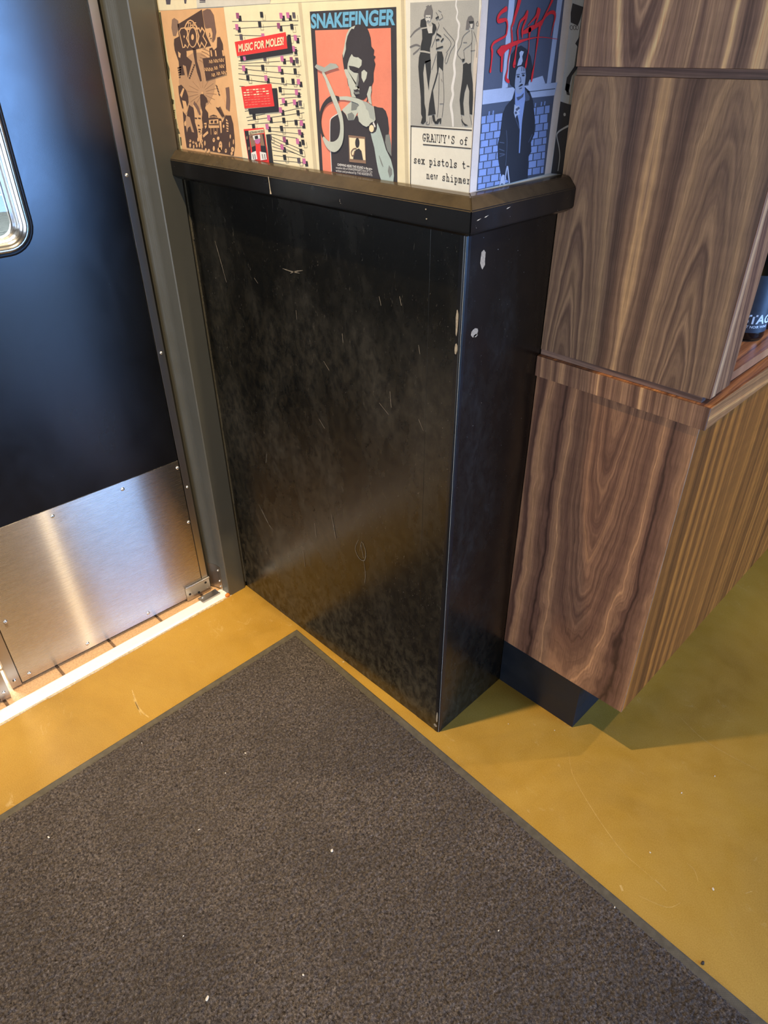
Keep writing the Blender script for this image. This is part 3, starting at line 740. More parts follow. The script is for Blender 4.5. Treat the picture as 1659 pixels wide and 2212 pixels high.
PRINTS = {
'scrap':('f',[
('sheet','yellow',0,'p',[191,3159,540,3111,560,2125,599,1744,551,1200,581,582,93,583,231,1937]),
('print','olive',1,'p',[484,3081,553,3088,510,2250,567,2123,509,1953,378,1869,315,1949,289,2199,387,2220,359,2269,287,2445,372,2493,472,2269]),
('print','olive',1,'p',[468,1580,549,1550,526,1483,450,1471]),
('print','olive',1,'p',[315,1015,570,1114,435,1039,555,1011,598,919,410,907]),
('print','olive',1,'s',[345,1324,14,543,1367,14]),
('print','olive',1,'s',[333,1290,14,531,1333,14]),
('print','olive',1,'s',[321,1255,14,520,1298,14]),
('print','olive',1,'s',[310,1221,14,509,1264,14]),
('print','olive',1,'s',[298,1186,14,498,1230,14]),
('print','olive',1,'s',[286,1151,14,486,1195,14]),
('print','olive',1,'s',[274,1116,14,475,1161,14]),
('print','olive',1,'p',[560,856,623,851,603,701,550,680])]),
'rox':('f',[
('sheet','tan',0,'p',[540,3111,560,2125,599,1744,551,1200,581,582,1618,598,2871,637,2829,1912,2783,3095,1887,3101]),
('print','tan2',1,'p',[2234,1938,2115,1722,1883,1539,1580,1427,1265,1414,1006,1506,860,1684,861,1910,1004,2133,1253,2309,1556,2404,1852,2404,2088,2312,2223,2148]),
('print','tanl',2,'s',[1835,1719,7,2216,1714,7]),
('print','tanl',2,'s',[1809,1686,7,2132,1616,7]),
('print','tanl',2,'s',[1766,1659,7,1979,1534,7]),
('print','tanl',2,'s',[1710,1642,7,1779,1478,7]),
('print','tanl',2,'s',[1651,1636,7,1562,1460,8]),
('print','tanl',2,'s',[1597,1644,7,1360,1482,8]),
('print','tanl',2,'s',[1558,1665,8,1208,1542,8]),
('print','tanl',2,'s',[1539,1694,8,1130,1630,8]),
('print','tanl',2,'s',[1543,1727,7,1140,1733,8]),
('print','tanl',2,'s',[1569,1760,8,1235,1833,8]),
('print','tanl',2,'s',[1614,1787,7,1397,1914,8]),
('print','tanl',2,'s',[1670,1804,7,1601,1965,7]),
('print','tanl',2,'s',[1728,1809,7,1814,1979,7]),
('print','tanl',2,'s',[1781,1801,7,2005,1954,7]),
('print','tanl',2,'s',[1819,1781,7,2147,1895,7]),
('print','tanl',2,'s',[1838,1752,7,2221,1811,7]),
('print','tanl',2,'s',[1734,2281,12,1815,2263,12,1868,2233,12,1886,2195,12]),
('print','tanl',2,'s',[1780,2329,12,1900,2303,12,1979,2258,12,2006,2201,12]),
('print','tanl',2,'s',[1826,2377,12,1985,2342,12,2089,2282,12,2125,2207,12]),
('print','tanl',2,'s',[1871,2425,12,2068,2381,12,2198,2306,12,2242,2213,12]),
('print','tanl',2,'s',[1916,2472,12,2151,2419,11,2306,2330,11,2359,2219,11]),
('sign','brown',2,'p',[1132,2879,1197,2886,2064,3085,2076,2816,2101,2693,2227,2514,1701,2462,1218,2425,1133,2491,1113,2723]),
('sign','tan',3,'p',[1359,2811,1429,2873,1514,2920,1621,2940,1705,2921,1781,2875,1841,2812,1831,2776,1347,2775]),
('sign','brown',4,'p',[1412,2819,1467,2863,1539,2902,1615,2921,1690,2903,1747,2862,1790,2804,1606,2825]),
('sign', 'tan', 5, 't', [1450, 2808, 1760, 2804, 1511, 2896], 'THE', 0.02),
('sign','tan',4,'p',[1146,2760,1236,2813,1382,2821,1480,2773,1478,2700,1425,2646,1477,2540,1388,2470,1334,2516,1278,2484,1197,2479]),
('sign','brown',6,'p',[1177,2748,1250,2795,1367,2804,1443,2760,1437,2701,1377,2645,1443,2550,1389,2495,1330,2546,1289,2548,1275,2507,1231,2502]),
('sign','tan',7,'p',[1299,2684,1346,2691,1348,2658,1307,2644]),
('sign','tan',4,'p',[1794,2654,1771,2602,1734,2555,1686,2518,1632,2494,1577,2486,1526,2494,1486,2519,1459,2557,1449,2605,1457,2657,1481,2709,1519,2755,1568,2792,1622,2815,1676,2822,1725,2813,1764,2789,1790,2752,1801,2705]),
('sign','brown',6,'p',[1754,2654,1735,2608,1704,2567,1665,2534,1622,2513,1579,2506,1539,2514,1508,2535,1489,2569,1482,2610,1489,2657,1510,2703,1541,2743,1580,2776,1623,2796,1666,2802,1704,2794,1735,2773,1754,2740,1761,2699]),
('sign','tan',7,'p',[1678,2658,1667,2637,1648,2620,1625,2611,1603,2611,1585,2621,1576,2638,1577,2659,1589,2681,1608,2697,1631,2706,1653,2706,1670,2697,1679,2679]),
('sign','tan',5,'p',[1800,2793,1900,2812,1935,2762,1990,2820,2099,2746,2016,2667,2119,2567,2002,2472,1915,2550,1834,2472,1761,2578,1830,2669]),
('sign','brown',6,'p',[1830,2772,1881,2786,1923,2720,1993,2781,2058,2735,1977,2668,2078,2565,2007,2504,1920,2589,1848,2516,1805,2581,1874,2669]),
('sign','brown',2,'p',[1561,2466,1682,2466,1663,2258,1732,2071,1743,1928,1679,1917,1609,2069,1579,2248]),
('print','brown2',3,'p',[2085,3059,2245,3089,2354,3077,2443,2990,2454,2810,2464,2741,2387,2619,2298,2567,2315,2708,2318,2795,2110,2798,2090,2869,2081,2973]),
('print','tan',4,'p',[2115,2781,2300,2795,2334,2708,2283,2585,2218,2630,2144,2710]),
('print','brown',5,'s',[2232,2718,20,2239,2674,25,2209,2665,14]),
('print','brown',5,'s',[2239,2634,17,2285,2629,17]),
('print','brown',3,'p',[2468,2645,2563,2653,2630,2547,2617,2336,2136,2316,2157,2470,2258,2487,2304,2442,2419,2487]),
('print','tan',4,'s',[2208,2443,43,2211,2343,43]),
('print','tan',4,'s',[2361,2442,42,2365,2344,42]),
('print','tan',4,'s',[2605,2442,42,2610,2345,42]),
('text_block','brown',5,'p',[1879,2310,2659,2354,2645,2057,1906,1932]),
('text_block','tan',6,'s',[2118,2284,22,2122,2231,22]),
('text_block','tan',6,'s',[2096,2238,18,2144,2242,17]),
('text_block','tan',6,'s',[2161,2284,22,2165,2231,22]),
('text_block','tan',6,'s',[2149,2277,17,2197,2280,18]),
('text_block','tan',6,'s',[2204,2284,22,2207,2231,22]),
('text_block','tan',6,'s',[2182,2238,17,2230,2242,18]),
('text_block','tan',6,'s',[2276,2296,22,2280,2243,21]),
('text_block','tan',6,'s',[2255,2250,17,2302,2254,17]),
('text_block','tan',6,'s',[2318,2296,21,2322,2243,21]),
('text_block','tan',6,'s',[2307,2288,17,2353,2291,17]),
('text_block','tan',6,'s',[2360,2296,21,2364,2243,21]),
('text_block','tan',6,'s',[2339,2251,17,2386,2255,17]),
('text_block','tan',6,'s',[2402,2296,21,2407,2244,21]),
('text_block','tan',6,'s',[2391,2289,17,2437,2292,17]),
('text_block','tan',6,'s',[2470,2308,21,2474,2256,21]),
('text_block','tan',6,'s',[2449,2263,17,2496,2267,17]),
('text_block','tan',6,'s',[2511,2308,21,2516,2256,21]),
('text_block','tan',6,'s',[2500,2301,17,2546,2304,17]),
('text_block','tan',6,'s',[2553,2309,21,2557,2257,21]),
('text_block','tan',6,'s',[2533,2264,17,2579,2268,17]),
('text_block','tan',6,'s',[2594,2309,21,2599,2257,21]),
('text_block','tan',6,'s',[2583,2302,17,2628,2304,17]),
('text_block','tan',6,'s',[1925,2153,22,1929,2099,22]),
('text_block','tan',6,'s',[1903,2106,18,1952,2110,18]),
('text_block','tan',6,'s',[1969,2153,22,1973,2099,22]),
('text_block','tan',6,'s',[1957,2146,18,2006,2149,18]),
('text_block','tan',6,'s',[2013,2154,22,2016,2100,22]),
('text_block','tan',6,'s',[1990,2107,18,2039,2111,18]),
('text_block','tan',6,'s',[2056,2154,22,2060,2101,22]),
('text_block','tan',6,'s',[2045,2147,18,2093,2150,18]),
('text_block','tan',6,'s',[2100,2155,22,2103,2101,22]),
('text_block','tan',6,'s',[2078,2108,18,2126,2113,18]),
('text_block','tan',6,'s',[2143,2155,22,2147,2102,22]),
('text_block','tan',6,'s',[2131,2148,18,2179,2151,17]),
('text_block','tan',6,'s',[2186,2156,21,2190,2102,22]),
('text_block','tan',6,'s',[2164,2109,18,2212,2114,17]),
('text_block','tan',6,'s',[2266,2180,22,2270,2126,22]),
('text_block','tan',6,'s',[2244,2134,18,2292,2138,17]),
('text_block','tan',6,'s',[2308,2180,21,2312,2127,21]),
('text_block','tan',6,'s',[2297,2173,17,2344,2176,17]),
('text_block','tan',6,'s',[2351,2181,22,2355,2128,22]),
('text_block','tan',6,'s',[2330,2135,17,2377,2139,17]),
('text_block','tan',6,'s',[2455,2209,21,2459,2156,21]),
('text_block','tan',6,'s',[2434,2163,17,2481,2167,17]),
('text_block','tan',6,'s',[2497,2209,21,2501,2157,21]),
('text_block','tan',6,'s',[2486,2202,17,2532,2205,17]),
('text_block','tan',6,'s',[2538,2210,21,2543,2157,21]),
('text_block','tan',6,'s',[2518,2164,17,2564,2168,17]),
('text_block','tan',6,'s',[2580,2210,21,2584,2158,21]),
('text_block','tan',6,'s',[2569,2203,17,2615,2206,17]),
('text_block','tan',6,'s',[2148,2063,22,2152,2009,22]),
('text_block','tan',6,'s',[2126,2016,18,2175,2020,18]),
('text_block','tan',6,'s',[2192,2063,22,2195,2010,22]),
('text_block','tan',6,'s',[2180,2056,18,2228,2059,18]),
('text_block','tan',6,'s',[2235,2064,22,2238,2010,22]),
('text_block','tan',6,'s',[2213,2017,18,2261,2022,18]),
('text_block','tan',6,'s',[2330,2089,22,2334,2035,22]),
('text_block','tan',6,'s',[2308,2042,18,2356,2047,17]),
('text_block','tan',6,'s',[2372,2089,22,2376,2036,21]),
('text_block','tan',6,'s',[2361,2082,17,2408,2085,17]),
('text_block','tan',6,'s',[2414,2090,21,2419,2037,22]),
('text_block','tan',6,'s',[2394,2044,17,2441,2048,17]),
('text_block','tan',6,'s',[2496,2105,21,2501,2052,21]),
('text_block','tan',6,'s',[2476,2059,17,2522,2063,17]),
('text_block','tan',6,'s',[2538,2105,21,2542,2052,21]),
('text_block','tan',6,'s',[2527,2098,17,2573,2101,17]),
('text_block','tan',6,'s',[2580,2106,21,2584,2053,21]),
('text_block','tan',6,'s',[2559,2060,17,2606,2064,17]),
('text_block','tan',6,'s',[2621,2106,21,2626,2054,21]),
('text_block','tan',6,'s',[2610,2099,17,2656,2102,17]),
('print','brown3',2,'p',[947,2955,1040,2980,1170,2932,1159,2833,1006,2688,900,2689,880,2819]),
('print','brown',3,'p',[924,2633,1130,2677,1187,2463,1322,2425,1296,2340,1478,2257,1237,1976,1225,2179,1104,2197,1135,2023,937,2010,972,2253,883,2444,886,2548]),
('print','tan',4,'p',[1006,2425,1100,2387,1055,2311,997,2330]),
('print','brown',3,'s',[1277,1967,28,1333,1978,28]),
('print','brown',3,'s',[1318,2005,28,1374,2015,28]),
('print','brown',3,'s',[1359,2042,28,1414,2052,28]),
('print','brown',3,'s',[1399,2079,28,1454,2089,28]),
('print','brown',3,'s',[1439,2116,28,1494,2126,28]),
('print','brown',3,'s',[1479,2153,27,1533,2163,27]),
('print','brown',3,'s',[1518,2189,28,1573,2199,28]),
('print','brown',3,'s',[891,2136,23,1049,2157,22]),
('print','brown',3,'s',[891,2095,23,1026,2114,22]),
('print','brown',3,'s',[890,2054,23,1004,2070,22]),
('print','brown',3,'s',[890,2013,22,981,2025,22]),
('print','brown',3,'s',[890,1972,23,958,1981,22]),
('print','brown',3,'p',[816,1818,947,1845,1107,1746,1147,1651,1130,1538,1024,1420,845,1413,803,1559,797,1705]),
('print','tan',4,'p',[835,1657,999,1791,1044,1768,889,1606]),
('print','tan',4,'p',[892,1562,1029,1551,1052,1454,1044,1372,958,1318,907,1382]),
('print','brown',3,'p',[848,1363,978,1270,1132,1490,1322,1432,1344,1271,1316,996,1298,869,1418,742,1401,681,792,662,792,956]),
('print','tan2',4,'p',[965,1286,1098,1259,1190,980,1103,984,1065,1091,965,1051,902,963,887,1148]),
('print','tan',4,'p',[1289,1496,1421,1541,1427,1323,1559,1313,1570,1168,1489,998,1395,968,1326,1030,1280,1169,1303,1367]),
('print','brown2',5,'s',[1336,1538,76,1460,1438,90,1513,1327,64]),
('print','brown',5,'s',[1295,1252,26,1381,1251,26]),
('print','brown',5,'s',[1425,1258,26,1527,1258,26]),
('print','brown',5,'s',[1374,1124,26,1435,1123,26]),
('print','brown',5,'s',[1366,1049,26,1469,1050,26]),
('print','brown',5,'s',[1372,1008,26,1440,1007,26]),
('print','brown',4,'p',[1612,1682,1685,1707,1747,1694,1846,1635,1868,1565,1791,1554,1730,1449,1825,1374,1790,1179,1717,1094,1564,1085,1558,1249,1611,1380,1580,1507]),
('print','tan',5,'p',[1742,1721,1735,1711,1724,1702,1710,1697,1695,1697,1683,1701,1676,1709,1675,1719,1681,1729,1693,1738,1707,1743,1722,1743,1734,1739,1741,1731]),
('print','tan',6,'p',[1623,1179,1727,1192,1705,1110,1645,1074]),
('print','brown',7,'s',[1631,1146,18,1699,1150,18]),
('print','brown',3,'p',[1527,1075,1773,1178,1768,1097,2167,1119,2178,1295,2272,1292,2303,1222,2445,1355,2633,1364,2679,1227,2673,990,2653,829,2566,644,2471,645,1416,673,1442,828]),
('print','brown',4,'p',[1816,1277,1877,1320,2015,1351,2139,1333,2176,1287,2156,1175,1800,1156]),
('print','tan',5,'p',[1824,1246,2174,1279,2162,1199,1821,1171]),
('print','brown',6,'p',[1888,1237,1980,1246,1967,1197,1875,1190]),
('print','brown',6,'p',[2028,1244,2119,1253,2107,1204,2016,1198]),
('print','tan',5,'s',[1822,1112,33,2173,1144,32]),
('print','tan',5,'s',[1843,1287,20,1872,1304,20]),
('print','tan',5,'s',[1901,1294,20,1930,1311,20]),
('print','tan',5,'s',[1958,1300,20,1987,1317,20]),
('print','tan',5,'s',[2014,1303,20,2042,1320,20]),
('print','tan',5,'s',[2069,1303,20,2097,1320,20]),
('print','tan',5,'s',[2123,1302,20,2152,1319,20]),
('print','tan',5,'s',[1854,1110,13,1837,978,13]),
('print','tan',5,'s',[1971,1116,13,1954,986,13]),
('print','tan',5,'s',[2087,1123,12,2071,993,13]),
('print','tan',5,'s',[1520,925,47,1731,1021,46]),
('print','tan',4,'p',[2325,1765,2383,1812,2459,1678,2498,1450,2539,1359,2417,1369,2347,1537,2328,1651]),
('print','brown2',4,'p',[2556,1831,2682,1849,2657,1609,2604,1439,2490,1481,2552,1681]),
('print','brown',5,'s',[2144,1482,19,2221,1470,19,2306,1496,19]),
('print','brown',5,'s',[2165,1463,19,2239,1453,19,2320,1477,19]),
('print','brown',5,'s',[2186,1443,19,2257,1437,19,2334,1457,19]),
('print','brown',5,'s',[2206,1424,19,2275,1421,19,2349,1438,19]),
('print','brown',5,'s',[2227,1404,19,2293,1404,19,2363,1418,19]),
('print','brown',5,'s',[2247,1385,19,2311,1388,19,2377,1399,19]),
('print','brown',5,'s',[2268,1366,19,2330,1371,19,2391,1379,19]),
('print','brown',5,'s',[2289,1346,19,2348,1355,19,2405,1359,19]),
('print','brown',5,'s',[2309,1327,19,2366,1339,19,2419,1340,19]),
('print','brown',4,'s',[2225,1868,23,2281,1839,24]),
('print','brown',4,'s',[2245,1823,24,2301,1794,24]),
('print','brown',4,'s',[2266,1778,24,2321,1749,23]),
('print','brown',4,'s',[2284,1726,24,2339,1697,24]),
('print','tan',5,'p',[2198,1249,2279,1253,2244,1044,2200,1025,2207,1154]),
('print','tan',5,'p',[2448,1301,2503,1272,2522,1218,2489,1074,2424,1063,2434,1174]),
('print','brown',6,'s',[2445,1253,17,2528,1242,17]),
('print','brown',6,'s',[2433,1206,17,2517,1194,17]),
('print','brown',6,'s',[2422,1158,17,2506,1147,17]),
('print','brown',6,'s',[2411,1110,17,2495,1099,17]),
('print','tan',5,'p',[926,1133,902,1096,866,1080,840,1093,839,1129,863,1166,898,1182,924,1169]),
('print','tan',5,'p',[1027,809,1007,787,971,776,940,782,932,802,952,824,988,835,1019,829]),
('print','tan',5,'p',[1142,791,1124,771,1091,761,1063,767,1055,785,1073,804,1106,814,1135,808]),
('print','tan',5,'p',[1244,781,1227,761,1194,752,1166,757,1158,775,1176,794,1209,804,1237,798]),
('print','tan',5,'p',[1349,856,1329,824,1298,810,1274,821,1271,850,1291,882,1323,896,1346,885]),
('print','tan',5,'p',[1489,840,1469,814,1434,802,1405,810,1398,833,1419,859,1454,871,1483,863]),
('print','tan',5,'p',[1586,804,1567,767,1540,750,1522,764,1523,800,1542,837,1568,853,1586,840]),
('print','tan',5,'p',[1959,887,1938,857,1901,842,1871,852,1865,881,1886,912,1923,926,1953,916]),
('print','tan',5,'p',[2137,932,2117,907,2079,895,2046,903,2037,925,2058,950,2095,962,2128,954]),
('print','tan',5,'p',[2201,797,2166,731,2113,700,2072,724,2069,788,2104,854,2158,884,2198,861]),
('print','tan',5,'p',[2134,718,2105,681,2054,662,2011,674,2000,708,2028,746,2079,764,2123,752]),
('print','tan',5,'p',[993,720,972,688,940,673,915,684,913,715,934,747,966,762,991,751]),
('print','tan',5,'p',[1120,703,1102,672,1078,657,1061,669,1062,699,1080,731,1104,745,1121,734]),
('print','tan',5,'p',[1254,730,1238,705,1212,693,1192,701,1190,726,1207,751,1232,763,1252,754]),
('print','tan',5,'p',[1363,755,1344,717,1319,701,1304,714,1306,751,1324,788,1349,805,1365,791]),
('print','tan',5,'p',[1460,745,1443,707,1421,691,1408,705,1411,741,1428,778,1450,795,1463,781]),
('print','tan',5,'p',[1593,678,1575,653,1545,640,1520,649,1516,672,1534,698,1564,710,1588,702]),
('print','tan',5,'p',[1716,670,1696,642,1661,629,1632,638,1626,664,1647,691,1681,705,1710,696]),
('print','tan',5,'p',[1912,727,1891,690,1858,673,1833,685,1830,721,1852,758,1884,775,1909,762]),
('print','tan',5,'p',[2350,718,2332,687,2301,673,2276,683,2272,712,2290,742,2321,757,2346,746]),
('print','tan',5,'p',[2614,762,2590,726,2548,708,2513,720,2505,754,2529,790,2570,807,2606,796]),
('print','tan',5,'p',[2558,991,2544,962,2524,949,2508,960,2507,988,2521,1017,2542,1030,2557,1019]),
('print','tan',5,'p',[2644,901,2630,866,2611,850,2599,864,2600,898,2614,933,2633,948,2645,935]),
('print','tan',5,'p',[2484,842,2470,800,2454,783,2447,799,2451,839,2465,880,2481,898,2488,882]),
('print','tan',5,'p',[2553,684,2535,659,2503,647,2476,655,2469,678,2486,702,2518,714,2546,707]),
('print','tan',5,'p',[2368,1163,2353,1139,2329,1129,2308,1137,2304,1159,2319,1182,2344,1193,2364,1185]),
('print','tan',5,'p',[2056,1024,2037,1000,2004,989,1976,996,1969,1019,1988,1043,2021,1055,2049,1047]),
('print','brown',6,'p',[986,814,973,806,951,805,942,812,955,820,977,821]),
('print','brown',6,'p',[1123,798,1110,790,1088,788,1080,795,1093,803,1114,805]),
('print','brown',6,'p',[1225,788,1213,780,1191,778,1183,785,1195,793,1217,795]),
('print','brown',6,'p',[1465,838,1452,830,1431,828,1423,835,1436,843,1457,845]),
('print','brown',6,'p',[1934,894,1922,886,1902,885,1894,891,1906,899,1926,901]),
('print','brown',6,'p',[2161,819,2150,811,2130,810,2122,816,2133,824,2153,826]),
('print','brown',6,'p',[2333,725,2321,717,2301,715,2293,722,2305,730,2324,731]),
('print','brown',6,'p',[2580,767,2569,760,2550,758,2542,765,2553,772,2572,774]),
('print','brown',6,'p',[2035,1031,2023,1023,2003,1022,1995,1029,2006,1036,2026,1038]),
('print','brown',6,'p',[2147,760,2135,752,2115,751,2107,758,2119,766,2139,767])]),
'moles':('f',[
('sheet','cream',0,'p',[2785,3102,4175,3104,5069,3099,5154,1964,5250,585,4024,633,2869,628,2829,1912]),
('sheet','crease',1,'p',[4938,3103,5022,3100,5104,1963,5198,588,5093,586,5029,1961]),
('lines','ink',1,'s',[3008,2880,8,4918,2850,7]),
('lines','ink',1,'s',[3024,2771,8,4898,2793,7]),
('lines','ink',1,'s',[3050,2673,8,3861,2654,8]),
('lines','ink',1,'s',[4697,2641,7,4946,2636,7]),
('lines','ink',1,'s',[4759,2479,7,4827,2479,7]),
('lines','ink',1,'s',[4793,2429,7,4862,2431,7]),
('lines','ink',1,'s',[4730,2360,7,4847,2369,7]),
('lines','ink',1,'s',[3086,2277,9,3175,2281,8]),
('lines','ink',1,'s',[3067,2229,8,4339,2276,8]),
('lines','ink',1,'s',[4440,2282,8,4865,2292,7]),
('lines','ink',1,'s',[3062,2202,8,4875,2202,7]),
('lines','ink',1,'s',[3051,2154,9,4896,2082,7]),
('lines','ink',1,'s',[3034,2073,9,4346,2022,8]),
('lines','ink',1,'s',[3025,1988,9,3891,1950,8]),
('lines','ink',1,'s',[4443,1943,8,4795,1932,8]),
('lines','ink',1,'s',[3032,1987,9,4477,1929,8]),
('lines','ink',1,'s',[4324,1865,8,4874,1864,8]),
('lines','ink',1,'s',[4311,1780,9,4875,1798,8]),
('lines','ink',1,'s',[4208,1706,9,4870,1757,8]),
('lines','ink',1,'s',[4240,1608,9,4889,1693,8]),
('lines','ink',1,'s',[4271,1497,9,4913,1598,8]),
('lines','ink',1,'s',[3028,1870,9,3211,1869,9]),
('lines','ink',1,'s',[3118,1457,10,3255,1474,9]),
('lines','ink',1,'s',[3149,1353,10,3768,1444,9]),
('lines','ink',1,'s',[3170,1300,10,4921,1515,8]),
('lines','ink',1,'s',[3167,1236,10,4927,1402,8]),
('lines','ink',1,'s',[3769,1216,9,4913,1279,8]),
('lines','ink',1,'s',[3878,1165,9,4884,1174,8]),
('lines','ink',1,'s',[3870,1117,9,4677,1096,9]),
('lines','ink',1,'s',[3902,1072,9,4854,903,9]),
('lines','ink',1,'s',[3894,1024,9,4794,858,9]),
('lines','ink',1,'s',[3886,970,9,4842,799,9]),
('lines','ink',1,'s',[3895,907,9,4646,836,9]),
('lines','ink',1,'s',[3885,842,9,4366,835,9]),
('lines','ink',1,'s',[3911,757,9,4730,769,9]),
('lines','ink',1,'s',[3897,669,9,4868,708,9]),
('squares','ink',2,'p',[3215,2962,3308,2960,3311,2877,3218,2879]),
('squares','plum',3,'p',[3154,3005,3247,3002,3250,2920,3157,2922]),
('squares','ink',2,'s',[4019,2956,6,4025,2876,6,3939,2878,6,3933,2958,7]),
('squares','ink',3,'p',[3875,3000,3962,2997,3967,2917,3880,2919]),
('squares','ink',2,'p',[4476,2930,4558,2928,4566,2850,4484,2852]),
('squares','pink',3,'p',[4420,2971,4502,2968,4510,2890,4427,2892]),
('squares','ink',2,'p',[4661,2932,4742,2930,4750,2853,4669,2855]),
('squares','pink',3,'p',[4605,2972,4686,2970,4694,2893,4613,2895]),
('squares','ink',2,'s',[4901,2926,6,4910,2850,6,4830,2851,6,4822,2928,6]),
('squares','slate',3,'p',[4767,2968,4846,2966,4855,2889,4775,2891]),
('squares','ink',2,'p',[3156,2796,3250,2794,3253,2710,3159,2711]),
('squares','pink',3,'p',[3095,2839,3189,2837,3192,2753,3097,2754]),
('squares','ink',2,'s',[3941,2818,7,3947,2737,7,3859,2738,7,3853,2820,7]),
('squares','ink',3,'p',[3794,2861,3882,2860,3888,2778,3800,2780]),
('squares','ink',2,'p',[4387,2792,4470,2790,4477,2711,4394,2712]),
('squares','plum',3,'p',[4330,2832,4413,2831,4421,2751,4337,2753]),
('squares','ink',2,'s',[4829,2770,6,4837,2692,6,4756,2693,6,4748,2771,6]),
('squares','ink',3,'p',[4692,2811,4773,2810,4781,2732,4700,2733]),
('squares','ink',2,'s',[3351,2642,7,3355,2557,7,3261,2558,7,3258,2643,7]),
('squares','slate',3,'p',[3196,2686,3290,2685,3293,2600,3199,2601]),
('squares','ink',2,'p',[3919,2647,4007,2646,4013,2564,3925,2565]),
('squares','pink',3,'p',[3860,2689,3948,2688,3954,2606,3865,2606]),
('squares','ink',2,'s',[4742,2620,6,4751,2541,6,4669,2541,6,4661,2621,6]),
('squares','ink',3,'p',[4604,2662,4686,2661,4694,2581,4612,2582]),
('squares','ink',2,'p',[4823,2616,4904,2615,4912,2536,4832,2537]),
('squares','pink',3,'p',[4767,2656,4848,2655,4857,2576,4776,2577]),
('squares','ink',2,'p',[4750,2460,4831,2460,4840,2380,4758,2380]),
('squares','pink',3,'p',[4693,2500,4775,2500,4783,2420,4701,2420]),
('squares','ink',2,'s',[4005,2323,7,4011,2239,7,3921,2238,7,3916,2323,7]),
('squares','slate',3,'p',[3856,2365,3945,2365,3951,2281,3861,2280]),
('squares','ink',2,'p',[4417,2318,4502,2318,4509,2236,4424,2235]),
('squares','pink',3,'p',[4359,2359,4444,2359,4451,2277,4366,2276]),
('squares','ink',2,'p',[4674,2301,4757,2301,4766,2219,4682,2219]),
('squares','plum',3,'p',[4617,2341,4700,2342,4708,2260,4625,2259]),
('squares','ink',2,'s',[4907,2295,6,4915,2214,6,4833,2213,6,4825,2294,6]),
('squares','slate',3,'p',[4768,2335,4850,2335,4859,2254,4777,2253]),
('squares','ink',2,'p',[3238,2163,3334,2164,3338,2076,3242,2074]),
('squares','pink',3,'p',[3175,2207,3271,2208,3275,2119,3179,2118]),
('squares','ink',2,'s',[3921,2179,7,3927,2093,7,3836,2091,7,3831,2178,7]),
('squares','ink',3,'p',[3770,2220,3861,2221,3867,2135,3776,2134]),
('squares','ink',2,'p',[4323,2164,4409,2165,4417,2081,4330,2080]),
('squares','pink',3,'p',[4264,2206,4351,2207,4358,2122,4271,2121]),
('squares','ink',2,'s',[4840,2137,6,4849,2055,6,4766,2053,6,4757,2136,6]),
('squares','ink',3,'p',[4700,2177,4783,2178,4792,2095,4708,2094]),
('squares','ink',2,'s',[3437,2012,9,3441,1926,9,3345,1924,9,3341,2010,9]),
('squares','ink',3,'p',[3278,2052,3374,2053,3377,1968,3281,1966]),
('squares','ink',2,'p',[3899,2018,3989,2020,3995,1937,3904,1935]),
('squares','pink',3,'p',[3837,2059,3928,2061,3934,1977,3843,1975]),
('squares','ink',2,'s',[4476,1998,8,4483,1916,8,4397,1914,8,4389,1996,8]),
('squares','ink',3,'p',[4330,2036,4417,2038,4424,1956,4337,1954]),
('squares','ink',2,'s',[4765,1985,8,4773,1904,8,4689,1902,8,4681,1983,8]),
('squares','ink',3,'p',[4623,2023,4707,2024,4715,1944,4631,1942]),
('squares','ink',2,'p',[4832,1982,4915,1984,4924,1904,4841,1901]),
('squares','pink',3,'p',[4775,2021,4858,2022,4866,1942,4783,1940]),
('squares','ink',2,'s',[4384,1852,8,4391,1769,8,4303,1766,8,4296,1850,8]),
('squares','ink',3,'p',[4236,1890,4324,1892,4331,1809,4242,1807]),
('squares','ink',2,'p',[4757,1820,4841,1822,4850,1741,4766,1738]),
('squares','pink',3,'p',[4699,1859,4783,1861,4792,1780,4707,1777]),
('squares','ink',2,'p',[4363,1681,4451,1685,4459,1601,4370,1597]),
('squares','pink',3,'p',[4303,1721,4391,1724,4398,1640,4310,1637]),
('squares','ink',2,'p',[4682,1669,4768,1672,4776,1589,4691,1585]),
('squares','pink',3,'p',[4623,1708,4709,1711,4717,1628,4631,1625]),
('squares','ink',2,'s',[4924,1663,8,4933,1581,8,4849,1577,8,4840,1660,8]),
('squares','slate',3,'p',[4782,1699,4866,1702,4874,1620,4790,1617]),
('squares','ink',2,'p',[4259,1529,4348,1533,4355,1447,4265,1443]),
('squares','pink',3,'p',[4198,1569,4287,1573,4294,1487,4204,1483]),
('squares','ink',2,'s',[4849,1510,8,4858,1427,8,4772,1423,8,4764,1507,8]),
('squares','ink',3,'p',[4705,1546,4790,1550,4799,1466,4713,1462]),
('squares','ink',2,'s',[3519,1388,9,3524,1298,9,3426,1293,9,3422,1384,9]),
('squares','ink',3,'p',[3357,1426,3455,1430,3459,1340,3361,1335]),
('squares','ink',2,'p',[3882,1385,3975,1390,3981,1302,3888,1297]),
('squares','pink',3,'p',[3819,1426,3913,1431,3918,1343,3825,1338]),
('squares','ink',2,'s',[4423,1371,9,4431,1285,9,4341,1280,9,4334,1367,9]),
('squares','ink',3,'p',[4273,1407,4362,1411,4370,1325,4280,1320]),
('squares','ink',2,'s',[4774,1354,8,4783,1269,8,4696,1264,8,4688,1350,9]),
('squares','ink',3,'p',[4628,1390,4715,1394,4723,1309,4636,1304]),
('squares','ink',2,'p',[4839,1348,4925,1352,4934,1268,4848,1263]),
('squares','pink',3,'p',[4780,1387,4866,1392,4874,1307,4789,1303]),
('squares','ink',2,'s',[3468,1217,9,3480,1126,10,3381,1121,10,3370,1212,9]),
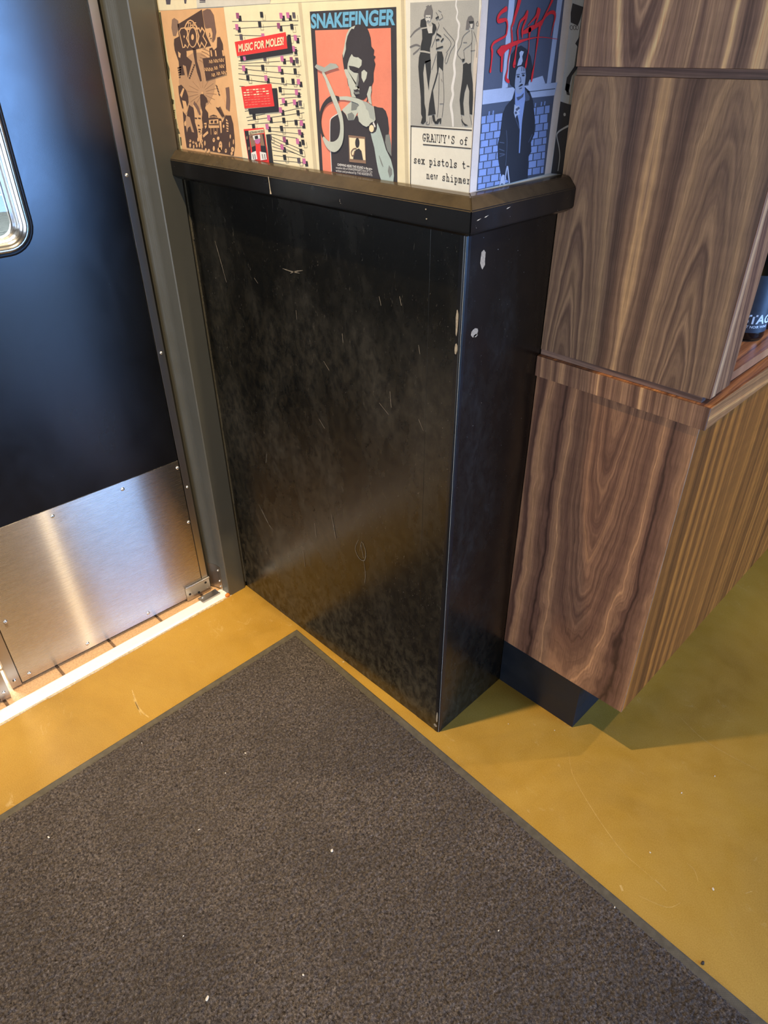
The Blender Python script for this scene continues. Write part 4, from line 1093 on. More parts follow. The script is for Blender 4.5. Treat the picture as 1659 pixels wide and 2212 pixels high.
('squares','ink',3,'p',[3304,1254,3403,1259,3414,1168,3315,1163]),
('squares','ink',2,'p',[3803,1236,3898,1241,3910,1152,3816,1146]),
('squares','pink',3,'p',[3740,1277,3834,1282,3847,1193,3752,1188]),
('squares','ink',2,'s',[4334,1235,9,4348,1148,9,4257,1142,9,4244,1230,9]),
('squares','ink',3,'p',[4182,1270,4273,1275,4286,1188,4195,1183]),
('squares','ink',2,'p',[4769,1199,4855,1205,4870,1119,4784,1114]),
('squares','plum',3,'p',[4709,1239,4795,1244,4810,1159,4723,1153]),
('squares','ink',2,'p',[4303,1053,4394,1059,4408,970,4317,964]),
('squares','plum',3,'p',[4241,1093,4332,1099,4346,1011,4255,1005]),
('squares','ink',2,'p',[4691,1048,4779,1053,4794,967,4706,960]),
('squares','pink',3,'p',[4631,1088,4718,1093,4733,1006,4645,1000]),
('squares','ink',2,'s',[4934,1049,8,4949,963,9,4863,956,9,4848,1043,8]),
('squares','ink',3,'p',[4788,1083,4874,1088,4889,1002,4802,996]),
('squares','ink',2,'s',[3967,1068,9,3980,978,9,3885,971,9,3873,1061,9]),
('squares','slate',3,'p',[3809,1103,3904,1109,3916,1019,3821,1013]),
('squares','ink',2,'p',[4215,921,4307,928,4321,838,4228,831]),
('squares','pink',3,'p',[4152,962,4244,968,4258,879,4165,872]),
('squares','ink',2,'s',[4860,896,9,4875,808,9,4788,801,9,4773,889,9]),
('squares','ink',3,'p',[4712,929,4800,935,4815,848,4727,841]),
('squares','ink',2,'s',[4363,758,9,4377,667,9,4285,659,9,4271,750,9]),
('squares','ink',3,'p',[4208,791,4300,798,4314,708,4221,700]),
('squares','ink',2,'s',[4779,739,9,4794,650,9,4705,642,9,4690,732,9]),
('squares','slate',3,'p',[4629,772,4718,779,4733,690,4643,682]),
('squares','ink',2,'p',[4846,734,4933,741,4949,653,4861,645]),
('squares','pink',3,'p',[4785,774,4873,781,4888,693,4800,685]),
('banner','ink',5,'p',[3150,2352,4585,2465,4581,2641,4686,2661,4721,2396,3156,2266]),
('banner','red',6,'p',[3031,2569,4561,2698,4585,2465,3060,2348]),
('squares','pink',6,'p',[3243,2344,3323,2348,3335,2290,3262,2278]),
('banner', 'cream', 8, 't', [3126, 2414, 4485, 2521, 3147, 2530], 'MUSIC FOR MOLES!', 0.03),
('card','ink',5,'p',[3240,1504,4077,1579,4046,1861,4196,1870,4196,1494,3263,1411]),
('card','red',6,'p',[3088,1861,4039,1934,4081,1580,3128,1505]),
('card','cream',7,'s',[3253,1813,18,3334,1818,18]),
('card','redl',7,'s',[3356,1819,18,3437,1824,18]),
('card','cream',7,'s',[3459,1826,18,3538,1831,18]),
('card','cream',7,'s',[3560,1832,18,3639,1837,18]),
('card','redl',7,'s',[3661,1838,18,3739,1843,18]),
('card','cream',7,'s',[3761,1845,18,3838,1849,17]),
('card','cream',7,'s',[3152,1766,18,3234,1771,18]),
('card','cream',7,'s',[3257,1773,19,3338,1778,18]),
('card','redl',7,'s',[3360,1779,18,3441,1785,18]),
('card','cream',7,'s',[3565,1792,18,3644,1798,18]),
('card','redl',7,'s',[3666,1799,18,3744,1804,18]),
('card','cream',7,'s',[3765,1805,18,3843,1810,17]),
('card','cream',7,'s',[3864,1812,17,3941,1817,17]),
('card','cream',7,'s',[3156,1725,19,3238,1731,18]),
('card','cream',7,'s',[3261,1732,18,3342,1738,18]),
('card','redl',7,'s',[3365,1739,18,3445,1745,18]),
('card','cream',7,'s',[3468,1746,18,3548,1751,18]),
('card','cream',7,'s',[3569,1753,18,3649,1758,18]),
('card','redl',7,'s',[3670,1759,18,3749,1765,18]),
('card','cream',7,'s',[3869,1773,17,3946,1778,17]),
('card','redl',7,'s',[3160,1685,12,3242,1690,12]),
('card','redl',7,'s',[3265,1692,12,3347,1697,12]),
('card','redl',7,'s',[3472,1706,12,3552,1711,12]),
('card','redl',7,'s',[3574,1713,12,3653,1718,12]),
('card','redl',7,'s',[3675,1720,12,3753,1725,12]),
('card','redl',7,'s',[3775,1727,12,3853,1732,12]),
('card','redl',7,'s',[3874,1733,12,3951,1739,12]),
('card','redl',7,'s',[3164,1644,12,3247,1650,13]),
('card','redl',7,'s',[3269,1651,12,3351,1657,12]),
('card','redl',7,'s',[3373,1658,12,3454,1664,12]),
('card','redl',7,'s',[3476,1666,12,3557,1671,12]),
('card','redl',7,'s',[3579,1673,12,3658,1678,12]),
('card','redl',7,'s',[3780,1687,12,3858,1692,12]),
('card','redl',7,'s',[3879,1694,12,3956,1699,12]),
('card','redl',7,'s',[3168,1603,12,3251,1609,12]),
('card','redl',7,'s',[3378,1618,12,3459,1624,12]),
('card','redl',7,'s',[3481,1625,12,3561,1631,12]),
('card','redl',7,'s',[3583,1633,12,3663,1638,12]),
('card','redl',7,'s',[3684,1640,12,3763,1646,12]),
('card','redl',7,'s',[3785,1647,12,3863,1653,12]),
('card','redl',7,'s',[3884,1654,12,3961,1660,12]),
('card','redl',7,'s',[3172,1562,12,3255,1568,12]),
('card','redl',7,'s',[3278,1569,13,3360,1576,12]),
('card','redl',7,'s',[3382,1577,12,3463,1583,12]),
('card','redl',7,'s',[3485,1585,12,3566,1591,12]),
('card','redl',7,'s',[3689,1600,12,3768,1606,12]),
('card','redl',7,'s',[3789,1607,12,3868,1613,12]),
('card','redl',7,'s',[3889,1615,12,3966,1621,12]),
('cover','ink',5,'p',[3739,1099,3870,1117,3891,625,3769,615]),
('cover','red',6,'p',[3024,1147,3689,1212,3768,609,3084,596]),
('cover','ink',7,'p',[3051,1121,3188,1130,3193,611,3097,609]),
('cover','brown3',7,'p',[3186,1064,3671,1105,3704,828,3246,783]),
('cover','ink',8,'p',[3631,1102,3681,1106,3727,666,3695,773]),
('cover','cream',8,'p',[3188,1130,3685,1190,3691,1127,3186,1064]),
('cover', 'ink', 9, 't', [3198, 1076, 3684, 1135, 3202, 1117], 'SUBTERRANEAN MODERN', 0.02),
('cover','ink',8,'p',[3238,849,3391,893,3676,902,3695,773,3238,738]),
('cover','red',9,'p',[3378,935,3541,936,3528,628,3363,625]),
('cover','pink',10,'p',[3551,990,3537,960,3507,935,3467,919,3426,916,3391,927,3369,949,3365,978,3380,1008,3410,1033,3450,1049,3491,1051,3526,1041,3547,1019]),
('cover','white',11,'p',[3317,1051,3548,1087,3557,1023,3345,977]),
('cover','ink',12,'p',[3379,1049,3484,1070,3494,1014,3389,996]),
('cover','white',10,'p',[3208,747,3373,792,3398,650,3193,611]),
('cover','white',10,'p',[3495,791,3697,784,3708,670,3499,636]),
('cover','ink',11,'s',[3257,728,20,3272,640,20]),
('cover','ink',11,'s',[3320,733,20,3335,645,20]),
('cover','ink',11,'s',[3570,752,19,3586,666,19]),
('cover','ink',11,'s',[3642,758,19,3658,671,19]),
('cover','brown3',11,'p',[3286,1060,3273,1036,3251,1025,3232,1033,3228,1056,3241,1080,3263,1091,3282,1082]),
('cover','brown3',11,'p',[3152,1008,3138,984,3115,972,3096,981,3092,1004,3106,1028,3129,1039,3148,1031]),
('cover','brown3',11,'p',[3178,822,3165,798,3142,786,3123,795,3119,818,3132,842,3155,854,3174,845])]),
'snake':('f',[
('sheet','cream',0,'p',[5069,3099,6650,3078,7381,3063,7435,2016,7521,590,6356,586,5251,593,5154,1964]),
('sheet','crease',1,'p',[7288,3066,7353,3064,7406,2015,7490,593,7417,593,7337,2014]),
('frame','char',1,'p',[5224,2965,7197,2966,7219,1889,7231,602,5265,605,5240,1966]),
('picture','salmon',2,'p',[5336,2710,7084,2715,7101,2008,7098,983,7097,595,5353,614,5348,1969]),
('headline', 'sky', 3, 't', [5238, 2745, 7177, 2756, 5254, 2935], 'SNAKEFINGER', 0.038),
('portrait','char',3,'p',[5597,625,5597,959,5584,1102,5613,1387,5651,1463,5822,1539,5934,1594,6082,1493,6233,1500,6340,1559,6677,1678,6720,1688,6790,1674,6902,1670,6971,1630,7019,1539,7046,1376,7039,1315,7087,1160,7101,982,7104,937,7171,943,7231,721,7232,617]),
('portrait','white',4,'s',[5598,635,16,5594,959,16,5587,1103,16,5613,1387,15,5651,1463,15,5822,1539,15]),
('portrait','grey',4,'p',[6969,1293,7053,1307,7094,1160,7101,991,7009,1065,6954,1186]),
('portrait','pale',4,'p',[6154,1727,5934,1603,5964,1577,6023,1544,6080,1457,6217,1464,6295,1557,6387,1631,6363,1778,6187,1798]),
('portrait','grey',5,'p',[6069,1546,6177,1578,6235,1536,6217,1464,6080,1466]),
('portrait','grey',5,'p',[6186,1772,6333,1751,6360,1691,6283,1618,6163,1604]),
('portrait','char',5,'p',[6171,2716,6248,2761,6381,2772,6495,2761,6575,2728,6622,2663,6652,2598,6666,2486,6729,2439,6712,2373,6757,2354,6719,2316,6750,2260,6707,2144,6704,2027,6662,1967,6659,1872,6545,1810,6465,1764,6230,1765,6166,1815,6134,1935,6106,1954,6077,2075,6021,2174,6000,2273,5989,2372,6038,2469,6069,2565,6108,2651]),
('portrait','pale',6,'p',[6315,2758,6214,2738,6171,2716,6108,2651,6069,2565,6038,2469,5999,2391,6013,2332,6080,2450,6084,2527,6127,2622,6186,2687,6230,2719,6280,2714]),
('portrait','pale',6,'p',[6214,2387,6255,2353,6314,2343,6364,2344,6447,2305,6436,2238,6376,2198,6258,2221,6137,2230,6161,2176,6254,2137,6356,2129,6370,2040,6331,1939,6372,1880,6376,1924,6251,1895,6234,1851,6290,1793,6187,1798,6155,1901,6120,1954,6096,2045,6060,2094,6021,2174,6065,2184,6100,2175,6113,2254,6160,2333]),
('portrait','pale',6,'p',[6433,2150,6493,2180,6567,2142,6539,2063,6479,2003,6430,2071]),
('portrait','char',7,'p',[6154,2220,6274,2202,6358,2183,6306,2153,6237,2152,6170,2186]),
('portrait','grey',7,'p',[6347,2129,6373,2040,6332,1949,6279,1938,6318,2039]),
('portrait','grey',7,'p',[6235,1877,6367,1881,6380,1847,6278,1836]),
('portrait','char',8,'s',[6244,1899,12,6294,1883,26,6375,1892,11]),
('portrait','char',8,'s',[6277,1831,16,6351,1834,16]),
('portrait','pale',8,'p',[5885,1793,6068,1803,6246,1791,6363,1774,6479,1747,6536,1741,6650,1702,6706,1679,6732,1577,6745,1499,6687,1444,6584,1403,6525,1382,6438,1404,6351,1453,6338,1505,6321,1531,6333,1576,6305,1610,6314,1654,6367,1683,6331,1707,6184,1737,6004,1748,5882,1744]),
('portrait','pale',8,'p',[6553,1844,6613,1955,6656,1961,6661,1906,6638,1830,6664,1703,6593,1734]),
('portrait','greyl',9,'p',[6450,1746,6536,1741,6692,1687,6732,1559,6716,1489,6616,1519,6576,1622,6533,1637,6513,1688]),
('portrait','char',7,'s',[6536,1732,9,6566,1776,25,6553,1827,11]),
('portrait','sage',8,'p',[6625,1299,6742,1323,6787,1458,6842,1373,6912,1236,6981,1081,7094,945,7150,805,7165,714,7151,617,6861,615,6804,727,6762,863,6708,1088,6653,1220]),
('portrait','grey',9,'p',[7051,860,7122,802,7122,729,7065,668,7022,766]),
('portrait','grey',9,'s',[6822,978,12,6879,873,26,6915,821,9]),
('portrait','char',9,'p',[6774,1375,6752,1339,6715,1312,6671,1298,6628,1301,6595,1320,6578,1351,6582,1388,6604,1424,6641,1451,6685,1464,6727,1461,6760,1443,6776,1412]),
('portrait','cream',10,'p',[6709,1370,6701,1343,6680,1322,6650,1313,6622,1319,6601,1337,6594,1363,6602,1391,6624,1411,6653,1420,6682,1414,6702,1396]),
('portrait','white',10,'s',[6701,1444,35,6729,1402,30]),
('loop','char',9,'s',[5852,1761,74,5712,1760,87,5583,1720,75,5464,1638,64,5381,1515,61,5352,1373,60,5389,1233,57,5454,1122,66]),
('loop','pale',10,'s',[5439,1141,66,5547,1052,125,5692,1029,162,5816,1085,145,5893,1180,115,5925,1311,92,5917,1449,92,5864,1582,100,5786,1705,104,5702,1836,98,5625,1957,81,5569,2044,61,5505,2121,56]),
('loop','greyl',11,'p',[5294,2206,5345,2243,5546,2199,5697,2261,5840,2252,5908,2203,5690,2165,5521,2126,5357,2171]),
('thumbnail','brown3',6,'p',[6076,1236,6489,1234,6497,833,6078,824]),
('thumbnail','cream',7,'p',[6097,1200,6473,1203,6488,885,6100,875]),
('thumbnail','char',8,'p',[6352,1138,6346,1104,6329,1075,6307,1059,6282,1057,6261,1071,6247,1097,6243,1130,6250,1164,6266,1192,6289,1209,6313,1210,6334,1197,6348,1171]),
('thumbnail','char',8,'p',[6182,878,6202,976,6258,1027,6335,1052,6395,1019,6432,884]),
('thumbnail','brown2',9,'s',[6274,1047,20,6197,1032,20,6141,981,20,6161,926,20,6209,948,20,6227,1006,20]),
('caption', 'white', 6, 't', [5765, 739, 6651, 749, 5764, 776], 'CHEWING HIDES THE SOUND is the pro-', 0.02),
('caption', 'white', 6, 't', [5717, 688, 6653, 707, 5720, 725], "vocative title of SNAKEFINGER'S first LP. Co-", 0.0),
('caption', 'white', 6, 't', [5714, 638, 6652, 656, 5716, 676], 'written and produced by THE RESIDENTS.', 0.0)]),
'granny':('f',[
('sheet','cream2',0,'p',[7381,3063,8774,3011,8760,1878,8755,612,7521,590,7435,2016]),
('picture','photo',1,'p',[7477,3006,8358,3001,8740,2993,8753,2523,8751,1989,8759,1496,7514,1461]),
('picture','white',2,'s',[8345,3007,27,8341,2940,23,8373,2871,23,8361,2803,23,8411,2734,35,8405,2665,32,8403,2581,35,8375,2511,33,8380,2440,33,8368,2369,42,8349,2275,43,8370,2165,42,8358,2091,43,8336,1979,48,8355,1896,43,8325,1788,49,8329,1727,46,8358,1635,45,8380,1502,33]),
('picture','inky',3,'p',[7691,2798,7761,2817,7797,2781,7812,2695,7849,2637,7919,2644,7927,2729,7902,2765,7973,2742,7998,2692,7966,2636,7921,2608,7901,2514,7880,2456,7889,2382,7691,2389,7700,2486,7728,2573,7718,2690,7681,2726]),
('picture','inky',3,'p',[7685,2389,7889,2382,7904,2308,7780,2270,7759,2156,7784,1964,7797,1768,7828,1682,7837,1529,7782,1486,7731,1499,7760,1582,7734,1622,7720,1845,7675,2116,7659,2231,7668,2344]),
('picture','inky',3,'p',[7791,2300,7903,2323,7910,2173,7885,2044,7879,1936,7849,2043,7820,2172]),
('picture','photo',4,'s',[7684,2423,20,7775,2419,23,7882,2404,19]),
('picture','photo',4,'s',[7706,2697,17,7812,2706,17]),
('picture','dim',3,'p',[7748,2846,7764,2902,7803,2943,7779,2950,7836,2969,7848,2955,7888,2971,7895,2947,7919,2904,7912,2821,7884,2800,7870,2850,7783,2852,7773,2803]),
('picture','photol',4,'p',[7789,2852,7882,2850,7881,2786,7839,2766,7797,2788]),
('picture','inky',5,'s',[7799,2827,10,7827,2826,9]),
('picture','inky',5,'s',[7845,2826,9,7873,2825,9]),
('picture','inky',5,'s',[7820,2784,9,7855,2783,9]),
('picture','photol',4,'p',[7804,2760,7870,2716,7916,2729,7922,2640,7849,2637,7824,2695]),
('picture','dim',2,'s',[7491,2598,16,7575,2663,23,7693,2712,23]),
('picture','dim',2,'s',[7494,2475,26,7603,2501,25,7682,2486,20]),
('picture','dim',2,'s',[7557,2389,24,7641,2434,21,7683,2464,14]),
('picture','inky',3,'p',[8022,2423,8115,2419,8148,2346,8145,2177,8115,2206,8066,2235,8053,2160,8011,2046,7962,1938,8030,1635,7878,1608,7896,1772,7938,1930,7992,2061,8034,2175,8022,2309]),
('picture','dim',3,'s',[8070,2161,9,8078,1933,9,8079,1740,9,8062,1597,9]),
('picture','dim',3,'s',[8145,2177,9,8182,1860,9,8171,1704,9,8158,1602,9]),
('picture','dim',3,'s',[8121,2086,9,8140,2049,9]),
('picture','dim',3,'s',[8102,1772,9,8173,1775,9]),
('picture','dim',3,'s',[8123,2704,8,8205,2640,8,8346,2525,8,8275,2419,8,8209,2281,8,8178,2310,8,8219,2404,8]),
('picture','dim',3,'s',[8138,2626,8,8280,2519,8,8196,2404,8]),
('picture','dim',3,'s',[7915,2470,9,8001,2628,8,7985,2721,9]),
('picture','dim',3,'s',[8012,2397,9,7927,2196,9]),
('picture','dim',3,'s',[8039,2790,8,8105,2816,8,8081,2858,8]),
('picture','dim',3,'s',[7977,2882,8,8014,2839,8,7993,2791,8,8038,2811,8]),
('picture','dim',3,'s',[8022,2902,8,8079,2879,8]),
('picture','dim',3,'s',[8010,2671,8,8042,2727,8,8029,2762,8]),
('picture','dim',3,'s',[7992,2571,9,8009,2463,9]),
('picture','dim',3,'s',[7868,1531,9,7838,1497,9,7907,1501,9,7915,1590,9]),
('picture','dim',3,'s',[7946,1591,9,7956,1511,9]),
('picture','inky',4,'s',[8009,2452,21,8123,2477,21]),
('picture','inky',4,'s',[8004,2557,21,8050,2563,21]),
('picture','inky',4,'s',[8097,2541,20,8130,2570,21]),
('picture','inky',4,'s',[8012,2628,21,8083,2599,21]),
('picture','inky',4,'s',[7986,2812,21,8026,2825,21]),
('picture','inky',4,'p',[7957,1616,8006,1626,8027,1555,8053,1524,8017,1515,7979,1545]),
('picture','inky',4,'p',[8015,1506,8075,1574,8147,1589,8141,1513,8121,1512,8119,1556,8079,1506]),
('picture','dim',3,'p',[8533,2670,8542,2765,8570,2815,8617,2828,8661,2796,8683,2728,8671,2678,8628,2682,8600,2703,8587,2669]),
('picture','inky',4,'p',[8579,2764,8669,2766,8664,2737,8603,2733]),
('picture','photol',4,'p',[8605,2733,8656,2736,8649,2688,8623,2685]),
('picture','inky',3,'p',[8514,2269,8573,2291,8613,2273,8660,2291,8667,2206,8715,2025,8733,1878,8734,1660,8683,1665,8661,1801,8655,1950,8609,2037,8567,1925,8554,1797,8583,1645,8519,1650,8484,1832,8490,1908,8516,2094,8519,2196]),
('picture','dim',3,'s',[8609,2662,8,8495,2594,8,8459,2490,8,8399,2397,8,8494,2319,8]),
('picture','dim',3,'s',[8640,2668,8,8652,2523,8,8539,2454,8,8508,2426,8]),
('picture','dim',3,'s',[8652,2523,8,8660,2291,8]),
('picture','dim',3,'s',[8674,2647,8,8743,2523,8,8752,2349,8]),
('picture','dim',3,'s',[8501,2524,8,8566,2524,8]),
('picture','dim',3,'s',[8639,2426,8,8724,2433,8]),
('picture','dim',3,'s',[8519,2419,8,8536,2341,8]),
('picture','dim',3,'s',[8709,2728,8,8738,2761,8,8753,2707,8,8710,2721,8]),
('picture','dim',3,'s',[8526,1642,9,8586,1521,9]),
('picture','dim',3,'s',[8690,1650,9,8733,1529,9]),
('picture','dim',3,'s',[8535,1596,9,8564,1512,9]),
('picture','inky',4,'p',[8498,2333,8547,2337,8533,2305,8501,2290]),
('picture','inky',4,'p',[8523,1596,8596,1545,8672,1518,8610,1511,8549,1558]),
('lettering','ink2',2,'s',[7515,1449,18,8741,1462,16]),
('lettering','ink2',2,'s',[7524,1450,14,7526,1032,15,7530,608,15]),
('lettering','ink2',2,'s',[7785,1212,16,8751,1225,14]),
('lettering', 'ink2', 2, 'w', [7771, 1260, 8687, 1269, 7765, 1359], "GRANNY'S of", 13),
('lettering', 'ink2', 2, 'w', [7592, 937, 8754, 949, 7586, 1041], 'sex pistols t-', 14),
('lettering', 'ink2', 2, 'w', [7871, 739, 8779, 747, 7864, 843], 'new shipmer', 13)]),
'lap':('f',[
('sheet','margin',3,'p',[8790,3011,8740,2688,8703,2265,8737,1647,8750,1170,8745,627,8759,610,8761,1866])]),
'slash':('e',[
('sheet','margin',0,'p',[28,3008,2221,3067,2224,1705,2176,673,1012,658,9,614]),
('photograph','pgrey',1,'p',[177,3012,2008,3061,2021,1829,1998,670,175,633]),
('photograph','pdark',2,'p',[185,3004,2008,3052,1969,1981,184,1944]),
('photograph','plight',3,'p',[629,3016,762,3019,760,1970,620,1960]),
('photograph','plight',3,'p',[1817,3047,1953,3051,1886,1992,1772,1987]),
('photograph','plight',3,'p',[1273,2045,1636,2093,1728,1989,1287,1970]),
('photograph','plight',4,'p',[176,1954,624,1967,755,1964,1277,1978,2064,1993,2019,1817,1414,1810,176,1778]),
('photograph','pgrey',5,'s',[950,1887,10,2017,1908,12]),
('photograph','pbrick',3,'p',[186,1627,281,1630,283,1535,187,1533]),
('photograph','pbrick2',3,'p',[307,1631,479,1637,482,1541,309,1536]),
('photograph','pbrick',3,'p',[505,1637,681,1643,685,1546,508,1542]),
('photograph','pbrick',3,'p',[707,1644,887,1650,892,1552,711,1547]),
('photograph','pbrick2',3,'p',[914,1651,1098,1657,1104,1558,919,1553]),
('photograph','pbrick',3,'p',[1126,1658,1314,1664,1322,1564,1132,1559]),
('photograph','pbrick',3,'p',[1342,1665,1535,1671,1544,1570,1350,1565]),
('photograph','pbrick2',3,'p',[1564,1672,1761,1679,1771,1577,1573,1571]),
('photograph','pbrick',3,'p',[1790,1680,1919,1684,1930,1581,1801,1577]),
('photograph','pbrick',3,'p',[206,1522,377,1527,381,1420,208,1417]),
('photograph','pbrick',3,'p',[403,1527,578,1532,583,1425,407,1421]),
('photograph','pbrick2',3,'p',[604,1533,783,1538,789,1429,609,1425]),
('photograph','pbrick',3,'p',[810,1538,993,1543,1000,1434,816,1430]),
('photograph','pbrick',3,'p',[1020,1544,1208,1549,1217,1438,1028,1434]),
('photograph','pbrick2',3,'p',[1236,1550,1427,1555,1438,1443,1245,1439]),
('photograph','pbrick',3,'p',[1456,1556,1652,1561,1664,1448,1467,1443]),
('photograph','pbrick',3,'p',[1682,1562,1882,1567,1896,1452,1694,1448]),
('photograph','pbrick',3,'p',[187,1405,282,1407,282,1320,187,1319]),
('photograph','pbrick2',3,'p',[307,1407,482,1411,483,1324,308,1321]),
('photograph','pbrick',3,'p',[508,1411,686,1415,689,1327,510,1324]),
('photograph','pbrick',3,'p',[713,1416,895,1419,899,1330,715,1327]),
('photograph','pbrick2',3,'p',[922,1420,1109,1424,1114,1334,926,1331]),
('photograph','pbrick',3,'p',[1137,1424,1328,1428,1334,1337,1142,1334]),
('photograph','pbrick',3,'p',[1356,1429,1552,1433,1559,1340,1362,1337]),
('photograph','pbrick2',3,'p',[1581,1433,1781,1438,1789,1344,1588,1341]),
('photograph','pbrick',3,'p',[1811,1438,1924,1440,1933,1346,1819,1345]),
('photograph','pbrick',3,'p',[205,1308,379,1310,379,1227,205,1225]),
('photograph','pbrick2',3,'p',[405,1311,582,1313,583,1229,405,1227]),
('photograph','pbrick',3,'p',[608,1314,790,1316,792,1231,610,1229]),
('photograph','pbrick',3,'p',[817,1317,1002,1320,1005,1234,819,1232]),
('photograph','pbrick2',3,'p',[1030,1320,1219,1323,1224,1236,1033,1234]),
('photograph','pbrick',3,'p',[1248,1323,1442,1326,1448,1238,1253,1236]),
('photograph','pbrick',3,'p',[1471,1327,1670,1330,1677,1241,1477,1239]),
('photograph','pbrick2',3,'p',[1700,1330,1903,1333,1911,1243,1707,1241]),
('photograph','pbrick',3,'p',[188,1213,282,1214,282,1131,188,1130]),
('photograph','pbrick2',3,'p',[308,1215,484,1216,485,1132,308,1131]),
('photograph','pbrick',3,'p',[511,1217,691,1218,693,1133,512,1132]),
('photograph','pbrick',3,'p',[718,1219,902,1220,905,1134,720,1133]),
('photograph','pbrick2',3,'p',[930,1221,1118,1222,1122,1135,933,1134]),
('photograph','pbrick',3,'p',[1147,1223,1340,1225,1345,1136,1151,1135]),
('photograph','pbrick',3,'p',[1368,1225,1566,1227,1572,1137,1374,1136]),
('photograph','pbrick2',3,'p',[1596,1227,1798,1229,1806,1138,1602,1137]),
('photograph','pbrick',3,'p',[1828,1229,1929,1230,1937,1139,1836,1139]),
('photograph','pbrick',3,'p',[205,1118,380,1119,381,1032,205,1032]),
('photograph','pbrick2',3,'p',[406,1119,585,1120,587,1032,407,1032]),
('photograph','pbrick',3,'p',[612,1120,795,1121,798,1032,614,1032]),
('photograph','pbrick',3,'p',[823,1121,1010,1122,1014,1032,826,1032]),
('photograph','pbrick2',3,'p',[1038,1122,1230,1123,1235,1032,1042,1032]),
('photograph','pbrick',3,'p',[1259,1123,1455,1124,1461,1032,1264,1032]),
('photograph','pbrick',3,'p',[1484,1124,1686,1125,1693,1032,1491,1032]),
('photograph','pbrick2',3,'p',[1716,1125,1922,1126,1930,1032,1723,1032]),
('photograph','pbrick',3,'p',[189,1021,282,1020,283,932,189,933]),
('photograph','pbrick2',3,'p',[309,1020,487,1020,488,931,309,932]),
('photograph','pbrick',3,'p',[513,1020,695,1020,698,930,515,931]),
('photograph','pbrick',3,'p',[723,1020,909,1020,913,929,725,930]),
('photograph','pbrick2',3,'p',[937,1020,1128,1020,1132,927,941,928]),
('photograph','pbrick',3,'p',[1156,1020,1352,1019,1357,926,1161,927]),
('photograph','pbrick',3,'p',[1381,1019,1581,1019,1588,925,1387,926]),
('photograph','pbrick2',3,'p',[1611,1019,1816,1019,1824,923,1618,924]),
('photograph','pbrick',3,'p',[1846,1019,1933,1019,1942,922,1855,923]),
('photograph','pbrick',3,'p',[204,921,381,919,382,830,205,832]),
('photograph','pbrick2',3,'p',[408,919,589,918,591,827,409,830]),
('photograph','pbrick',3,'p',[616,918,801,917,804,825,618,827]),
('photograph','pbrick',3,'p',[829,917,1018,915,1023,822,832,825]),
('photograph','pbrick2',3,'p',[1047,915,1241,914,1246,820,1051,822]),
('photograph','pbrick',3,'p',[1270,914,1469,912,1475,817,1275,820]),
('photograph','pbrick',3,'p',[1498,912,1702,911,1710,815,1505,817]),
('photograph','pbrick2',3,'p',[1733,911,1936,909,1945,812,1740,814]),
('photograph','pbrick',3,'p',[190,820,283,819,283,730,190,731]),
('photograph','pbrick2',3,'p',[309,818,489,816,490,726,310,729]),
('photograph','pbrick',3,'p',[516,816,700,814,703,722,518,726]),
('photograph','pbrick',3,'p',[728,813,916,811,920,719,730,722]),
('photograph','pbrick2',3,'p',[945,811,1138,808,1142,715,948,718]),
('photograph','pbrick',3,'p',[1166,808,1364,806,1370,711,1171,714]),
('photograph','pbrick',3,'p',[1394,805,1596,803,1603,707,1400,710]),
('photograph','pbrick2',3,'p',[1626,802,1834,800,1842,703,1634,706]),
('photograph','pbrick',3,'p',[1865,799,1938,799,1947,701,1873,702]),
('photograph','pbrick',3,'p',[204,719,383,715,380,652,202,648]),
('photograph','pbrick2',3,'p',[410,715,593,712,590,657,407,653]),
('photograph','pbrick',3,'p',[620,711,807,708,803,662,617,657]),
('photograph','pbrick',3,'p',[835,707,1027,704,1022,666,831,662]),
('photograph','pbrick2',3,'p',[1056,703,1252,700,1246,671,1051,667]),
('photograph','pbrick',3,'p',[1282,699,1483,696,1475,676,1275,672]),
('photograph','pmid',3,'p',[176,1778,1414,1810,2019,1817,2007,1706,1507,1703,748,1679,181,1641]),
('photograph','pbrick2',4,'s',[357,1685,32,351,1634,32]),
('photograph','pbrick2',4,'s',[453,1689,32,446,1638,33]),
('photograph','pbrick2',4,'s',[1518,1736,36,1514,1682,36]),
('photograph','pbrick2',4,'s',[1681,1744,36,1677,1689,36]),
('photograph','pbrick2',4,'s',[1772,1748,37,1769,1693,37]),
('photograph','pcoat',5,'p',[1184,1964,1327,1898,1440,1769,1549,1490,1567,1301,1496,1192,1532,1055,1469,992,1502,663,1010,647,969,681,857,781,780,769,732,860,645,1056,619,1242,661,1365,678,1595,742,1723,894,1820,942,1938]),
('photograph','pbrick',6,'p',[943,1930,1184,1964,1223,1796,1195,1511,1196,1456,1214,1063,1187,1065,1155,1386,1106,1516,972,1755]),
('photograph','pmid',7,'p',[993,1833,1093,1846,1172,1886,1164,1834,1035,1787]),
('photograph','pmid',6,'p',[1197,1938,1340,1827,1340,1782,1228,1770]),
('photograph','plight',7,'p',[956,1747,1012,1718,1080,1724,1117,1660,1076,1644,1117,1606,1033,1593,1013,1558,958,1632]),
('photograph','pdark',8,'p',[1059,1671,1052,1658,1031,1653,1008,1660,997,1675,1004,1688,1025,1693,1048,1686]),
('photograph','pdark',8,'p',[1100,1687,1093,1674,1072,1669,1049,1676,1037,1690,1044,1704,1065,1708,1088,1701]),
('photograph','pdark',8,'p',[1041,1628,1034,1614,1013,1610,990,1617,978,1631,985,1645,1006,1649,1029,1642]),
('photograph','pmid',6,'s',[655,1166,13,797,1127,13]),
('photograph','pmid',6,'s',[659,1257,13,780,1239,13]),
('photograph','pmid',6,'s',[681,1099,13,821,1078,13,687,1062,13]),
